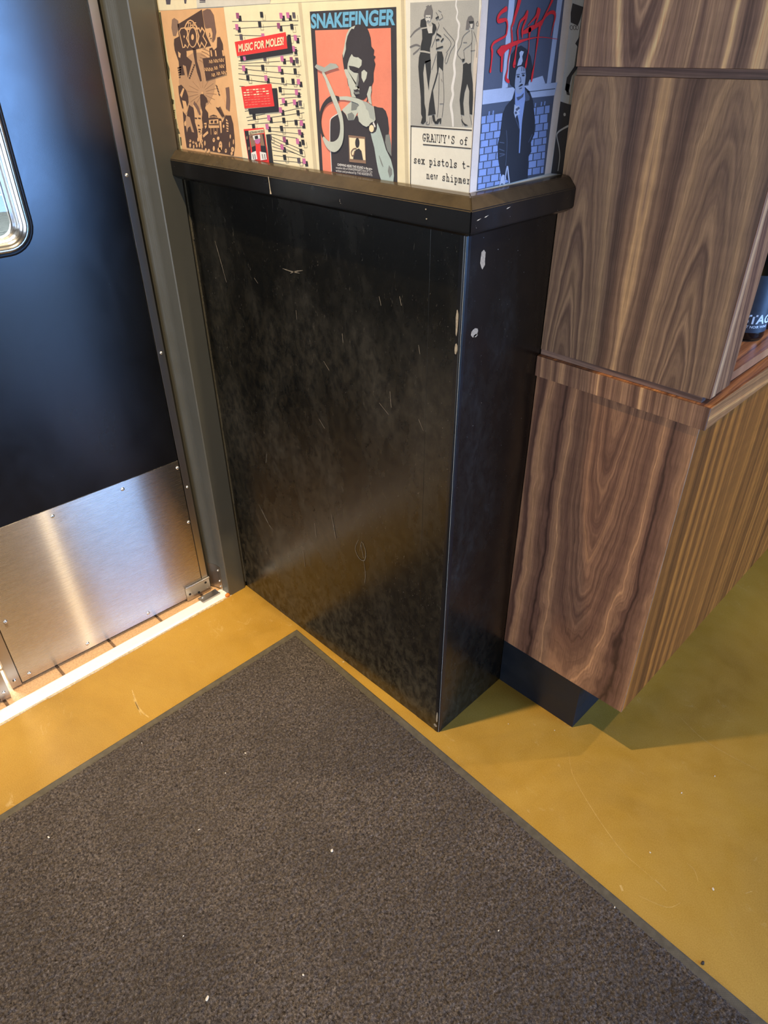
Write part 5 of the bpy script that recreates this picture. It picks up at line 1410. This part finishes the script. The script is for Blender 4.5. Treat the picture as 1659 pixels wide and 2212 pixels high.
('photograph','pmid',6,'s',[863,914,13,851,1224,13,806,1409,13]),
('photograph','pmid',6,'s',[1422,1198,14,1511,1305,14]),
('photograph','pmid',6,'s',[981,1596,13,1153,1395,14]),
('photograph','plight',7,'s',[867,648,28,903,901,28,953,780,28,1000,650,28]),
('photograph','plight',7,'p',[742,667,764,762,802,796,848,782,859,644,794,671,737,639]),
('photograph','pcoat',6,'p',[754,2259,782,2376,879,2452,999,2483,1134,2443,1266,2346,1329,2232,1329,2101,1264,2004,1192,1989,1027,1945,939,1945,826,2002,761,2116]),
('photograph','pface',7,'p',[921,2055,932,2176,973,2219,1059,2229,1153,2203,1182,2105,1179,2015,1152,1933,1103,1884,1040,1870,971,1898,925,1982]),
('photograph','pcoat',8,'p',[1021,2097,1019,2092,1011,2088,998,2086,984,2086,970,2089,961,2093,956,2099,959,2104,967,2108,980,2110,994,2110,1007,2107,1017,2102]),
('photograph','pcoat',8,'p',[1152,2110,1149,2104,1140,2100,1126,2098,1110,2098,1095,2101,1085,2106,1080,2112,1083,2117,1092,2122,1106,2124,1122,2123,1137,2120,1147,2116]),
('photograph','pmid',8,'s',[941,2123,14,1021,2125,14]),
('photograph','pmid',8,'s',[1068,2136,15,1157,2138,15]),
('photograph','pmid',8,'s',[1043,2092,17,1069,2034,17,1038,2027,17]),
('photograph','pcoat',8,'s',[1023,1970,10,1085,1989,27,1126,1992,10]),
('photograph','pmid',8,'s',[1045,1941,15,1108,1951,15]),
('photograph','pcoat',8,'s',[1061,2221,10,1063,2165,10]),
('photograph','pcoat',8,'s',[1101,2220,10,1103,2164,10]),
('photograph','pcoat',8,'s',[1134,2220,10,1136,2163,10]),
('photograph','plight',8,'p',[967,2397,1010,2420,1079,2408,1046,2349,1068,2293,1041,2246,939,2232,965,2310,992,2342]),
('scrawl','scarlet',10,'s',[564,2906,61,467,2868,44,402,2817,44,408,2770,55,495,2775,50,583,2783,40,623,2732,32,624,2658,32,596,2598,29,453,2553,31,340,2516,34,296,2464,33,317,2419,45,319,2343,31,310,2244,25,305,2182,41]),
('scrawl','scarlet',11,'s',[863,3022,79,830,2926,67,786,2830,52,760,2756,40,724,2696,25,742,2628,30,764,2537,35,751,2476,46,732,2399,29,709,2299,21,709,2197,21,687,2086,47,756,2044,44]),
('scrawl','scarlet',12,'s',[450,2417,45,517,2417,126,574,2439,103,646,2462,70,778,2499,58,898,2522,47,1051,2548,30,1255,2572,15,1500,2584,10,1915,2560,6]),
('scrawl','scarlet',10,'s',[554,2416,68,556,2301,46,565,2184,42]),
('scrawl','scarlet',11,'s',[1070,2879,46,1019,2819,44,919,2765,32,879,2682,25,878,2644,32,901,2552,23,879,2452,30,867,2336,35,860,2249,70,863,2233,48]),
('scrawl','scarlet',12,'s',[1070,2879,46,1054,2797,40,993,2698,35,987,2644,41,999,2575,14]),
('scrawl','scarlet',10,'s',[989,2629,35,1155,2676,71,1278,2707,55,1400,2747,54,1475,2779,48]),
('scrawl','scarlet',11,'s',[1334,2914,54,1300,2838,42,1186,2768,18,1115,2721,14]),
('scrawl','scarlet',12,'s',[1367,2907,48,1337,2816,42,1289,2731,24]),
('scrawl','scarlet',10,'s',[1173,2668,72,1175,2568,20,1189,2450,17,1171,2331,22,1156,2252,49,1152,2211,29]),
('scrawl','scarlet',11,'s',[1418,2740,73,1404,2646,44,1391,2504,37,1380,2393,20,1367,2248,20,1342,2101,51,1339,2030,25]),
('scrawl','scarlet',12,'s',[1670,3043,49,1604,2950,31,1512,2841,30,1449,2748,49]),
('scrawl','scarlet',10,'s',[1475,2779,36,1545,2842,37,1652,2886,39,1753,2884,50,1791,2830,38,1759,2711,18,1734,2592,10])]),
'endstrip':('e',[
('sheet','pwhite',0,'p',[2221,3067,2557,3076,2477,1673,2385,622,2176,673,2224,1705]),
('print','inky',1,'p',[2243,3011,2562,2971,2514,2816,2463,2733,2252,2772,2221,2892]),
('print','dim',1,'p',[2334,2708,2330,2688,2310,2676,2281,2676,2254,2688,2240,2707,2244,2726,2264,2738,2293,2738,2320,2727]),
('print','dim',1,'p',[2425,2708,2421,2689,2401,2677,2371,2677,2345,2688,2330,2708,2334,2727,2355,2739,2384,2739,2411,2727]),
('print','dim',1,'p',[2499,2709,2495,2689,2474,2677,2445,2677,2418,2689,2403,2708,2407,2727,2428,2740,2457,2740,2484,2728]),
('print','pwhite',2,'p',[2316,2708,2314,2694,2302,2686,2284,2686,2267,2694,2258,2707,2260,2720,2272,2729,2290,2729,2307,2721]),
('print','pwhite',2,'p',[2407,2708,2405,2695,2393,2686,2375,2686,2358,2694,2349,2708,2351,2721,2363,2730,2381,2730,2398,2722]),
('print','pwhite',2,'p',[2480,2709,2479,2695,2466,2687,2448,2687,2431,2695,2422,2708,2424,2722,2436,2730,2454,2730,2471,2722]),
('print','inky',1,'p',[2452,2501,2555,2601,2663,2483,2647,2268,2614,2181,2473,2071,2431,1939,2419,1839,2314,1881,2328,2048,2530,2209,2538,2458]),
('print','inky',1,'p',[2328,1971,2452,1948,2434,1865,2481,1798,2389,1811,2328,1897]),
('print','inky',1,'p',[2224,1724,2590,1650,2609,608,2193,667]),
('print','pwhite',2,'p',[2426,1528,2423,1514,2407,1506,2384,1507,2364,1517,2353,1533,2356,1547,2372,1555,2395,1554,2415,1544]),
('print','pwhite',2,'s',[2545,1355,34,2353,1314,28,2243,1272,33,2237,1214,21,2335,1057,22,2397,900,22,2393,683,23])]),
'topleft':('f',[
('sheet','cream',1,'p',[114,3345,1953,3276,1906,3111,1309,3104,524,3115,194,3167]),
('print','slate',2,'p',[814,3310,1022,3303,966,3198,819,3203]),
('print','slate',2,'p',[1486,3285,1595,3281,1547,3192,1488,3194]),
('print','olive',2,'p',[279,3330,399,3326,351,3227,273,3225])]),
'topmid':('f',[
('sheet','greyp',2,'p',[1922,3278,4228,3191,4189,3107,3036,3108,1907,3116]),
('print','slate',3,'s',[2028,3231,24,2224,3220,25]),
('print','slate',3,'s',[2019,3199,14,2217,3195,14])]),
'topright':('f',[
('sheet','cream',2,'p',[4202,3192,7417,3072,6650,3081,5589,3093,5069,3098,4188,3103])]),
}
# typewriter strokes: cell 1 wide, cap height 1, x height .62
GL = {'G': [[(.86, .80), (.70, .97), (.42, .99), (.18, .80), (.12, .48), (.20, .15), (.45, 0), (.75, .08), (.80, .42)], [(.50, .42), (.95, .42)], [(.86, .80), (.86, 1)]],
 'R': [[(.22, 0), (.22, 1), (.60, 1), (.80, .85), (.78, .62), (.58, .50), (.22, .50)], [(.55, .50), (.82, 0)], [(.06, 0), (.40, 0)], [(.06, 1), (.3, 1)], [(.74, 0), (1, 0)]],
 'A': [[(.14, 0), (.46, 1), (.54, 1), (.88, 0)], [(.26, .36), (.74, .36)], [(0, 0), (.32, 0)], [(.70, 0), (1.02, 0)], [(.3, 1), (.5, 1)]],
 'N': [[(.18, 0), (.18, 1), (.80, .05), (.80, 1)], [(.02, 1), (.2, 1)], [(.02, 0), (.36, 0)], [(.64, 1), (.98, 1)]],
 'Y': [[(.12, 1), (.50, .50), (.88, 1)], [(.50, .50), (.50, 0)], [(.30, 0), (.70, 0)], [(0, 1), (.3, 1)], [(.70, 1), (1, 1)]],
 "'": [[(.5, 1), (.48, .66)], [(.56, 1), (.5, .7)]],
 'S': [[(.84, .78), (.66, .97), (.36, .97), (.18, .78), (.26, .58), (.74, .42), (.84, .22), (.66, .03), (.34, .02), (.14, .22)], [(.84, .78), (.84, .96)], [(.14, .24), (.14, .02)]],
 'o': [[(.5, .62), (.22, .52), (.12, .30), (.24, .06), (.5, 0), (.76, .06), (.88, .30), (.78, .52), (.5, .62)]],
 'f': [[(.90, .90), (.74, 1), (.50, .94), (.44, .74), (.44, 0)], [(.16, .60), (.76, .60)], [(.20, 0), (.70, 0)]],
 's': [[(.80, .48), (.62, .61), (.34, .60), (.20, .46), (.34, .34), (.70, .27), (.82, .14), (.64, .01), (.34, .01), (.16, .14)], [(.80, .48), (.80, .62)], [(.16, .16), (.16, 0)]],
 'e': [[(.14, .33), (.86, .33), (.78, .54), (.5, .63), (.22, .53), (.12, .30), (.24, .06), (.52, 0), (.84, .10)]],
 'x': [[(.20, .60), (.84, 0)], [(.82, .60), (.18, 0)], [(.06, .60), (.36, .60)], [(.64, .60), (.94, .60)], [(.04, 0), (.36, 0)], [(.66, 0), (.98, 0)]],
 'p': [[(.06, .60), (.24, .60), (.24, -.30)], [(.24, .46), (.46, .62), (.76, .54), (.86, .30), (.74, .06), (.46, 0), (.24, .14)], [(.06, -.30), (.46, -.30)]],
 'i': [[(.24, .60), (.52, .60), (.52, 0)], [(.18, 0), (.86, 0)], [(.48, .86), (.54, .86)]],
 't': [[(.40, .88), (.40, .12), (.56, 0), (.84, .10)], [(.14, .60), (.78, .60)]],
 'l': [[(.24, 1), (.52, 1), (.52, 0)], [(.18, 0), (.86, 0)]],
 '-': [[(.2, .36), (.8, .36)]],
 'n': [[(.06, .60), (.24, .60), (.24, 0)], [(.24, .44), (.46, .62), (.70, .56), (.76, .40), (.76, 0)], [(.08, 0), (.40, 0)], [(.62, 0), (.94, 0)]],
 'w': [[(.08, .60), (.28, 0), (.50, .46), (.72, 0), (.92, .60)], [(-.02, .60), (.24, .60)], [(.76, .60), (1.02, .60)]],
 'h': [[(.06, 1), (.24, 1), (.24, 0)], [(.24, .44), (.46, .62), (.70, .56), (.76, .40), (.76, 0)], [(.08, 0), (.40, 0)], [(.62, 0), (.94, 0)]],
 'm': [[(.04, .60), (.16, .60), (.16, 0)], [(.16, .48), (.30, .61), (.46, .54), (.50, .40), (.50, 0)], [(.50, .48), (.64, .61), (.80, .54), (.84, .40), (.84, 0)], [(.04, 0), (.28, 0)], [(.76, 0), (.96, 0)]],
 'r': [[(.10, .60), (.34, .60), (.34, 0)], [(.34, .40), (.56, .60), (.84, .56)], [(.10, 0), (.66, 0)]]}
LY = 0.00016
def to3(pl, u, v, ly):
    if pl == 'f': return (u * 1e-4, -0.0001 - ly * LY, 1.2 + v * 1e-4)
    return (L + 0.0002 + ly * LY, u * 1e-4, 1.2 + v * 1e-4)
def smooth_line(pts):
    if len(pts) < 3: return pts
    out = []
    n = len(pts)
    for i in range(n - 1):
        p0, p1, p2, p3 = (np.array(pts[max(0, min(n - 1, i + d))], float) for d in (-1, 0, 1, 2))
        for t in (0, 0.25, 0.5, 0.75):
            out.append(tuple(0.5 * ((2 * p1) + (-p0 + p2) * t + (2 * p0 - 5 * p1 + 4 * p2 - p3) * t * t + (-p0 + 3 * p1 - 3 * p2 + p3) * t ** 3)))
    out.append(pts[-1])
    return out
def ribbon(bm, pl, pts, ly, mi, cap=True):
    pts = [np.array(p, float) for p in pts]
    n = len(pts); Lf = []; Rt = []
    for i, p in enumerate(pts):
        d = pts[min(n - 1, i + 1)][:2] - pts[max(0, i - 1)][:2]
        l = np.hypot(*d) or 1.0
        nn = np.array((-d[1], d[0])) / l * p[2] / 2
        Lf.append(p[:2] + nn); Rt.append(p[:2] - nn)
    V = lambda q: bm.verts.new(to3(pl, q[0], q[1], ly))
    a = [V(q) for q in Lf]; b = [V(q) for q in Rt]
    for i in range(n - 1):
        f = bm.faces.new((a[i], a[i + 1], b[i + 1], b[i])); f.material_index = mi
    if cap:
        for end, s in ((0, -1), (n - 1, 1)):
            p = pts[end]; r = p[2] / 2
            if r < 6: continue
            d = (pts[-1] - pts[-2])[:2] if s > 0 else (pts[0] - pts[1])[:2]
            ang = math.atan2(d[1], d[0])
            f = bm.faces.new([V(p[:2] + r * np.array((math.cos(ang + t), math.sin(ang + t)))) for t in np.linspace(-math.pi / 2, math.pi / 2, 8)])
            f.material_index = mi
def build_poster(name, key, label):
    pl, items = PRINTS[key]
    us = [x for it in items if it[3] == 'p' for x in it[4][0::2]]; vs = [x for it in items if it[3] == 'p' for x in it[4][1::2]]
    root = thing(name, label, 'poster', to3(pl, (min(us) + max(us)) / 2, min(vs), 0), group=None)
    parts = {}
    for it in items: parts.setdefault(it[0], []).append(it)
    for part, its in parts.items():
        mats = []
        bm = bmesh.new()
        sheet = part == 'sheet'
        def mi(c):
            if c not in mats: mats.append(c)
            return mats.index(c)
        for it in its:
            _, col, ly, ty, d = it[:5]
            k = mi(col)
            if ty == 'p':
                P = list(zip(d[0::2], d[1::2]))
                if sheet and ly <= 2 and key not in ('lap',):
                    f = bm.faces.new([bm.verts.new(to3(pl, u, v, ly)) for u, v in P])
                else:
                    f = bm.faces.new([bm.verts.new(to3(pl, u, v, ly)) for u, v in P])
                f.material_index = k
            elif ty == 's':
                P = list(zip(d[0::3], d[1::3], d[2::3]))
                if len(P) > 2 and part not in ('squares', 'lettering', 'text_block'): P = smooth_line(P)
                ribbon(bm, pl, P, ly, k, part in ('scrawl', 'loop', 'portrait', 'picture'))
            elif ty == 't':
                a, b, h = (np.array(d[i:i + 2], float) for i in (0, 2, 4))
                tv, tf = text_mesh(it[5], it[6])
                xs = [q[0] for q in tv]; x0, x1 = min(xs), max(xs)
                y1 = max(q[1] for q in text_mesh(it[5].upper() if it[5].isupper() else 'T', it[6])[0])
                vv = [bm.verts.new(to3(pl, *(a + (b - a) * (x - x0) / (x1 - x0) + (h - a) * y / y1), ly)) for x, y in tv]
                for q in tf:
                    try: f = bm.faces.new([vv[i] for i in q]); f.material_index = k
                    except ValueError: pass
            elif ty == 'w':
                a, b, h = (np.array(d[i:i + 2], float) for i in (0, 2, 4))
                n = len(it[5]); ux = (b - a) / n; uy = h - a; w = it[6]
                for i, ch in enumerate(it[5]):
                    for st in GL.get(ch, []):
                        ribbon(bm, pl, [(*(a + ux * (i + 0.06 + x * 0.80) + uy * y), w) for x, y in st], ly, k, True)
        me = bpy.data.meshes.new(part)
        bm.normal_update()
        want = Vector((0, -1, 0)) if pl == 'f' else Vector((1, 0, 0))
        for f in bm.faces:
            if f.normal.dot(want) < 0: f.normal_flip()
        bm.to_mesh(me); bm.free()
        o = link(part, me, [pm(c) for c in mats], root)
        if part in ('squares', 'lines', 'print'): o['kind'] = 'stuff'      # hundreds of tiny flat printed marks
    return root
for args in (
    ('poster', 'topleft', 'cream sheet cut off by the top of the photo, purple letter feet along it'),
    ('poster', 'topmid', 'greyish cream sheet edge at the top, overlapping the tan club flyer'),
    ('poster', 'topright', 'narrow cream sheet edge along the top above the salmon portrait poster'),
    ('poster', 'scrap', 'torn yellowed scrap between the door jamb and the tan flyer'),
    ('poster', 'rox', 'tan and brown club flyer lettered THE ROX over a crowd collage'),
    ('poster', 'moles', 'cream poster with pink and black squares and a red MUSIC FOR MOLES! banner'),
    ('poster', 'snake', 'salmon poster headed SNAKEFINGER with a dark haired man in a black frame'),
    ('poster', 'granny', 'grey fashion sketch poster with typewritten GRANNY\'S lines at the wall corner'),
    ('poster', 'slash', 'black and white street photograph poster under red dripping lettering, on the wall end'),
    ('poster', 'endstrip', 'pale strip with black boot shapes squeezed beside the walnut panel')):
    r = build_poster(*args)
    if args[1] == 'slash':
        # its white margin is folded round the corner onto the long face
        pl, items = PRINTS['lap']; d = items[0][4]
        bm = bmesh.new()
        bm.faces.new([bm.verts.new(to3('f', u, v, 3)) for u, v in zip(d[0::2], d[1::2])])
        obj('folded_margin', bm, pm('margin'), r)

# ------------------------------------------------------------------ scratches: hairline worn marks on floor and wainscot
def hair(bm, pts, w, axis):
    """pts on a plane; axis 'z' floor, 'y' wall face"""
    pts = [np.array(p, float) for p in pts]
    pts = [np.array(q) for q in smooth_line([tuple(p) for p in pts])]
    n = len(pts); a = []; c = []
    nrm = np.array((0, 0, 1.0)) if axis == 'z' else np.array((0, -1.0, 0))
    for i, p in enumerate(pts):
        d = pts[min(n - 1, i + 1)] - pts[max(0, i - 1)]
        sd = np.cross(nrm, d / (np.linalg.norm(d) or 1)) * w * 0.5 * (0.25 + 0.75 * math.sin(math.pi * (i + 0.5) / n))
        a.append(bm.verts.new(p + sd)); c.append(bm.verts.new(p - sd))
    for i in range(n - 1): bm.faces.new((a[i], a[i + 1], c[i + 1], c[i]))
bm = bmesh.new()
for w, P in [(0.0012, [(1.1381, 0.1872), (1.1806, 0.1367), (1.2343, 0.1029), (1.2994, 0.0700), (1.3650, 0.0442), (1.4058, 0.0388), (1.4604, 0.0338)]),
  (0.0020, [(1.4433, 0.0372), (1.4716, 0.0316)]),
  (0.0012, [(1.2891, 0.4767), (1.3742, 0.4498), (1.4952, 0.4572)]),
  (0.0050, [(0.1889, -0.4789), (0.2606, -0.4974), (0.3074, -0.4939)]),
  (0.0030, [(0.2213, -0.4922), (0.2859, -0.5046)]),
  (0.0012, [(1.4749, 0.1173), (1.4928, 0.1139), (1.5091, 0.0957)]),
  (0.0018, [(1.5882, 0.1407), (1.5964, 0.1555)]),
  (0.0060, [(1.3978, -0.0243), (1.4074, -0.0321)]),
  (0.0012, [(1.4357, -0.0173), (1.4867, 0.0010), (1.5025, 0.0295)])]: hair(bm, [(x, y, 0.0002) for x, y in P], w, 'z')
o = obj('scratches', bm, plain('floor_scratch', (0.56, 0.35, 0.10), 0.6, var=0.3, vscale=90), floor); o['kind'] = 'stuff'
bm = bmesh.new()
for w, P in [(0.0022, [(0.3914, 1.0632), (0.4191, 1.0625), (0.4464, 1.0638)]),
  (0.0018, [(0.4155, 1.0581), (0.4346, 1.0654), (0.4577, 1.0714)]),
  (0.0020, [(0.1428, 1.0807), (0.1532, 1.0465), (0.1684, 0.9915)]),
  (0.0022, [(0.5016, 0.4944), (0.5092, 0.4564), (0.5139, 0.4232)]),
  (0.0020, [(0.4325, 0.4330), (0.4358, 0.3906)]),
  (0.0018, [(0.5985, 0.4666), (0.5856, 0.4320), (0.5979, 0.4102), (0.6177, 0.4138), (0.6219, 0.4442), (0.6098, 0.4655), (0.6021, 0.4337)]),
  (0.0016, [(0.6062, 0.4567), (0.6146, 0.4192)]),
  (0.0014, [(0.6144, 0.4120), (0.6197, 0.3717), (0.6153, 0.3397)]),
  (0.0016, [(0.5450, 0.5936), (0.5508, 0.5833)]),
  (0.0016, [(0.5071, 0.8911), (0.5238, 0.8749)]),
  (0.0016, [(0.6783, 1.0645), (0.6830, 1.0483)]),
  (0.0020, [(0.7056, 0.8834), (0.7094, 0.8497)]),
  (0.0016, [(0.6752, 0.8487), (0.7015, 0.8317)]),
  (0.0016, [(0.2532, 0.5666), (0.2439, 0.5351)]),
  (0.0016, [(0.4787, 0.7447), (0.4966, 0.7275)]),
  (0.0014, [(0.4245, 0.9825), (0.4252, 0.9626)]),
  (0.0014, [(0.2833, 1.0238), (0.2953, 1.0139)]),
  (0.0018, [(0.7306, 1.0753), (0.7353, 1.0596)]),
  (0.0014, [(0.7834, 0.8496), (0.7962, 0.8292)]),
  (0.0014, [(0.3723, 0.3117), (0.3762, 0.2578)]),
  (0.0016, [(0.1850, 0.3760), (0.2203, 0.3295), (0.2519, 0.3132)]),
  (0.0014, [(0.1962, 0.3655), (0.2381, 0.3062)]),
  (0.0016, [(0.5705, 0.9676), (0.5722, 0.9487)]),
  (0.0016, [(0.7791, 0.9972), (0.7831, 0.9806)])]: hair(bm, [(x, -0.0011, z) for x, z in P], w, 'y')
o = obj('scratches', bm, plain('paint_scratch', (0.17, 0.135, 0.095), 0.7, var=0.4, vscale=120), wall); o['kind'] = 'stuff'

# ------------------------------------------------------------------ crumbs and specks
def crumb(x, y, z, r, mat_, label, group, flat=0.6):
    bm = bmesh.new(); bmesh.ops.create_icosphere(bm, subdivisions=1, radius=1.0)
    a = random.random() * 6.28; sx = r * random.uniform(0.8, 1.6); sy = r * random.uniform(0.6, 1.0)
    for v in bm.verts:
        j = random.uniform(0.75, 1.2)
        X, Y, Z = v.co.x * sx * j, v.co.y * sy * j, v.co.z * r * flat
        v.co = Vector((x + X * math.cos(a) - Y * math.sin(a), y + X * math.sin(a) + Y * math.cos(a), z + r * flat + Z))
    o = obj('crumb', bm, mat_, None, origin=(x, y, z))
    tag(o, label, 'crumb', group)
for x, y, r, lb in [(0.9220, -0.4011, 0.0051, 'largest pale crumb, near the middle of the entrance mat'), (1.0640, -0.5979, 0.0021, 'pale crumb on the mat at the very bottom centre of the photo'), (0.5830, -0.3851, 0.0019, 'pale crumb on the far half of the mat, below the mat corner'), (0.3740, -0.5497, 0.0019, 'pale crumb on the mat right beside its left rubber edge'), (0.5955, -0.4518, 0.0017, 'tiny white crumb on the mat, lower left of the one below the corner'), (0.9700, -0.7460, 0.0034, 'tan crumb on the mat at the bottom left of the photo'), (0.8448, -0.7195, 0.0021, 'white crumb on the left part of the mat, above the tan one'), (0.4555, -0.8193, 0.0030, 'flat tan crumb on the mat near the left border of the photo'), (1.2750, -0.2777, 0.0019, 'pale crumb right of centre on the lower mat'), (1.4137, -0.0779, 0.0019, 'pale crumb on the mat next to its long right rubber edge'), (0.6751, -0.5756, 0.0019, 'pale crumb on the mat left of the largest crumb')]: crumb(x, y, 0.0080, r, M_crumb, lb, 'crumbs on the entrance mat')
for x, y, r, lb in [(1.4078, 0.0838, 0.0025, 'pale flake on the floor just right of the long mat edge'), (1.5375, 0.1023, 0.0034, 'largest pale crumb on the bare floor at the lower right'), (1.3903, 0.2693, 0.0021, 'pale crumb on the lit floor right of the cabinet shadow tip'), (1.4263, 0.3675, 0.0019, 'small pale crumb on the floor nearest the cabinet shadow edge'), (0.9848, 0.1468, 0.0017, 'small pale crumb on the floor between black wall end and toe kick'), (1.0807, 0.2130, 0.0017, 'small pale crumb on the floor in front of the toe kick'), (0.5228, -0.0055, 0.0021, 'pale crumb in the strip of floor between mat and black wainscot'), (0.1888, 0.0192, 0.0017, 'pale crumb on the floor by the foot of the wainscot near the door jamb')]: crumb(x, y, 0.0, r, M_crumb, lb, 'crumbs on the concrete floor', 0.4)
crumb(1.5829, -0.0489, 0.0, 0.0042, M_seed, 'dark seed like speck on the floor touching the long edge of the mat', None, 0.5)
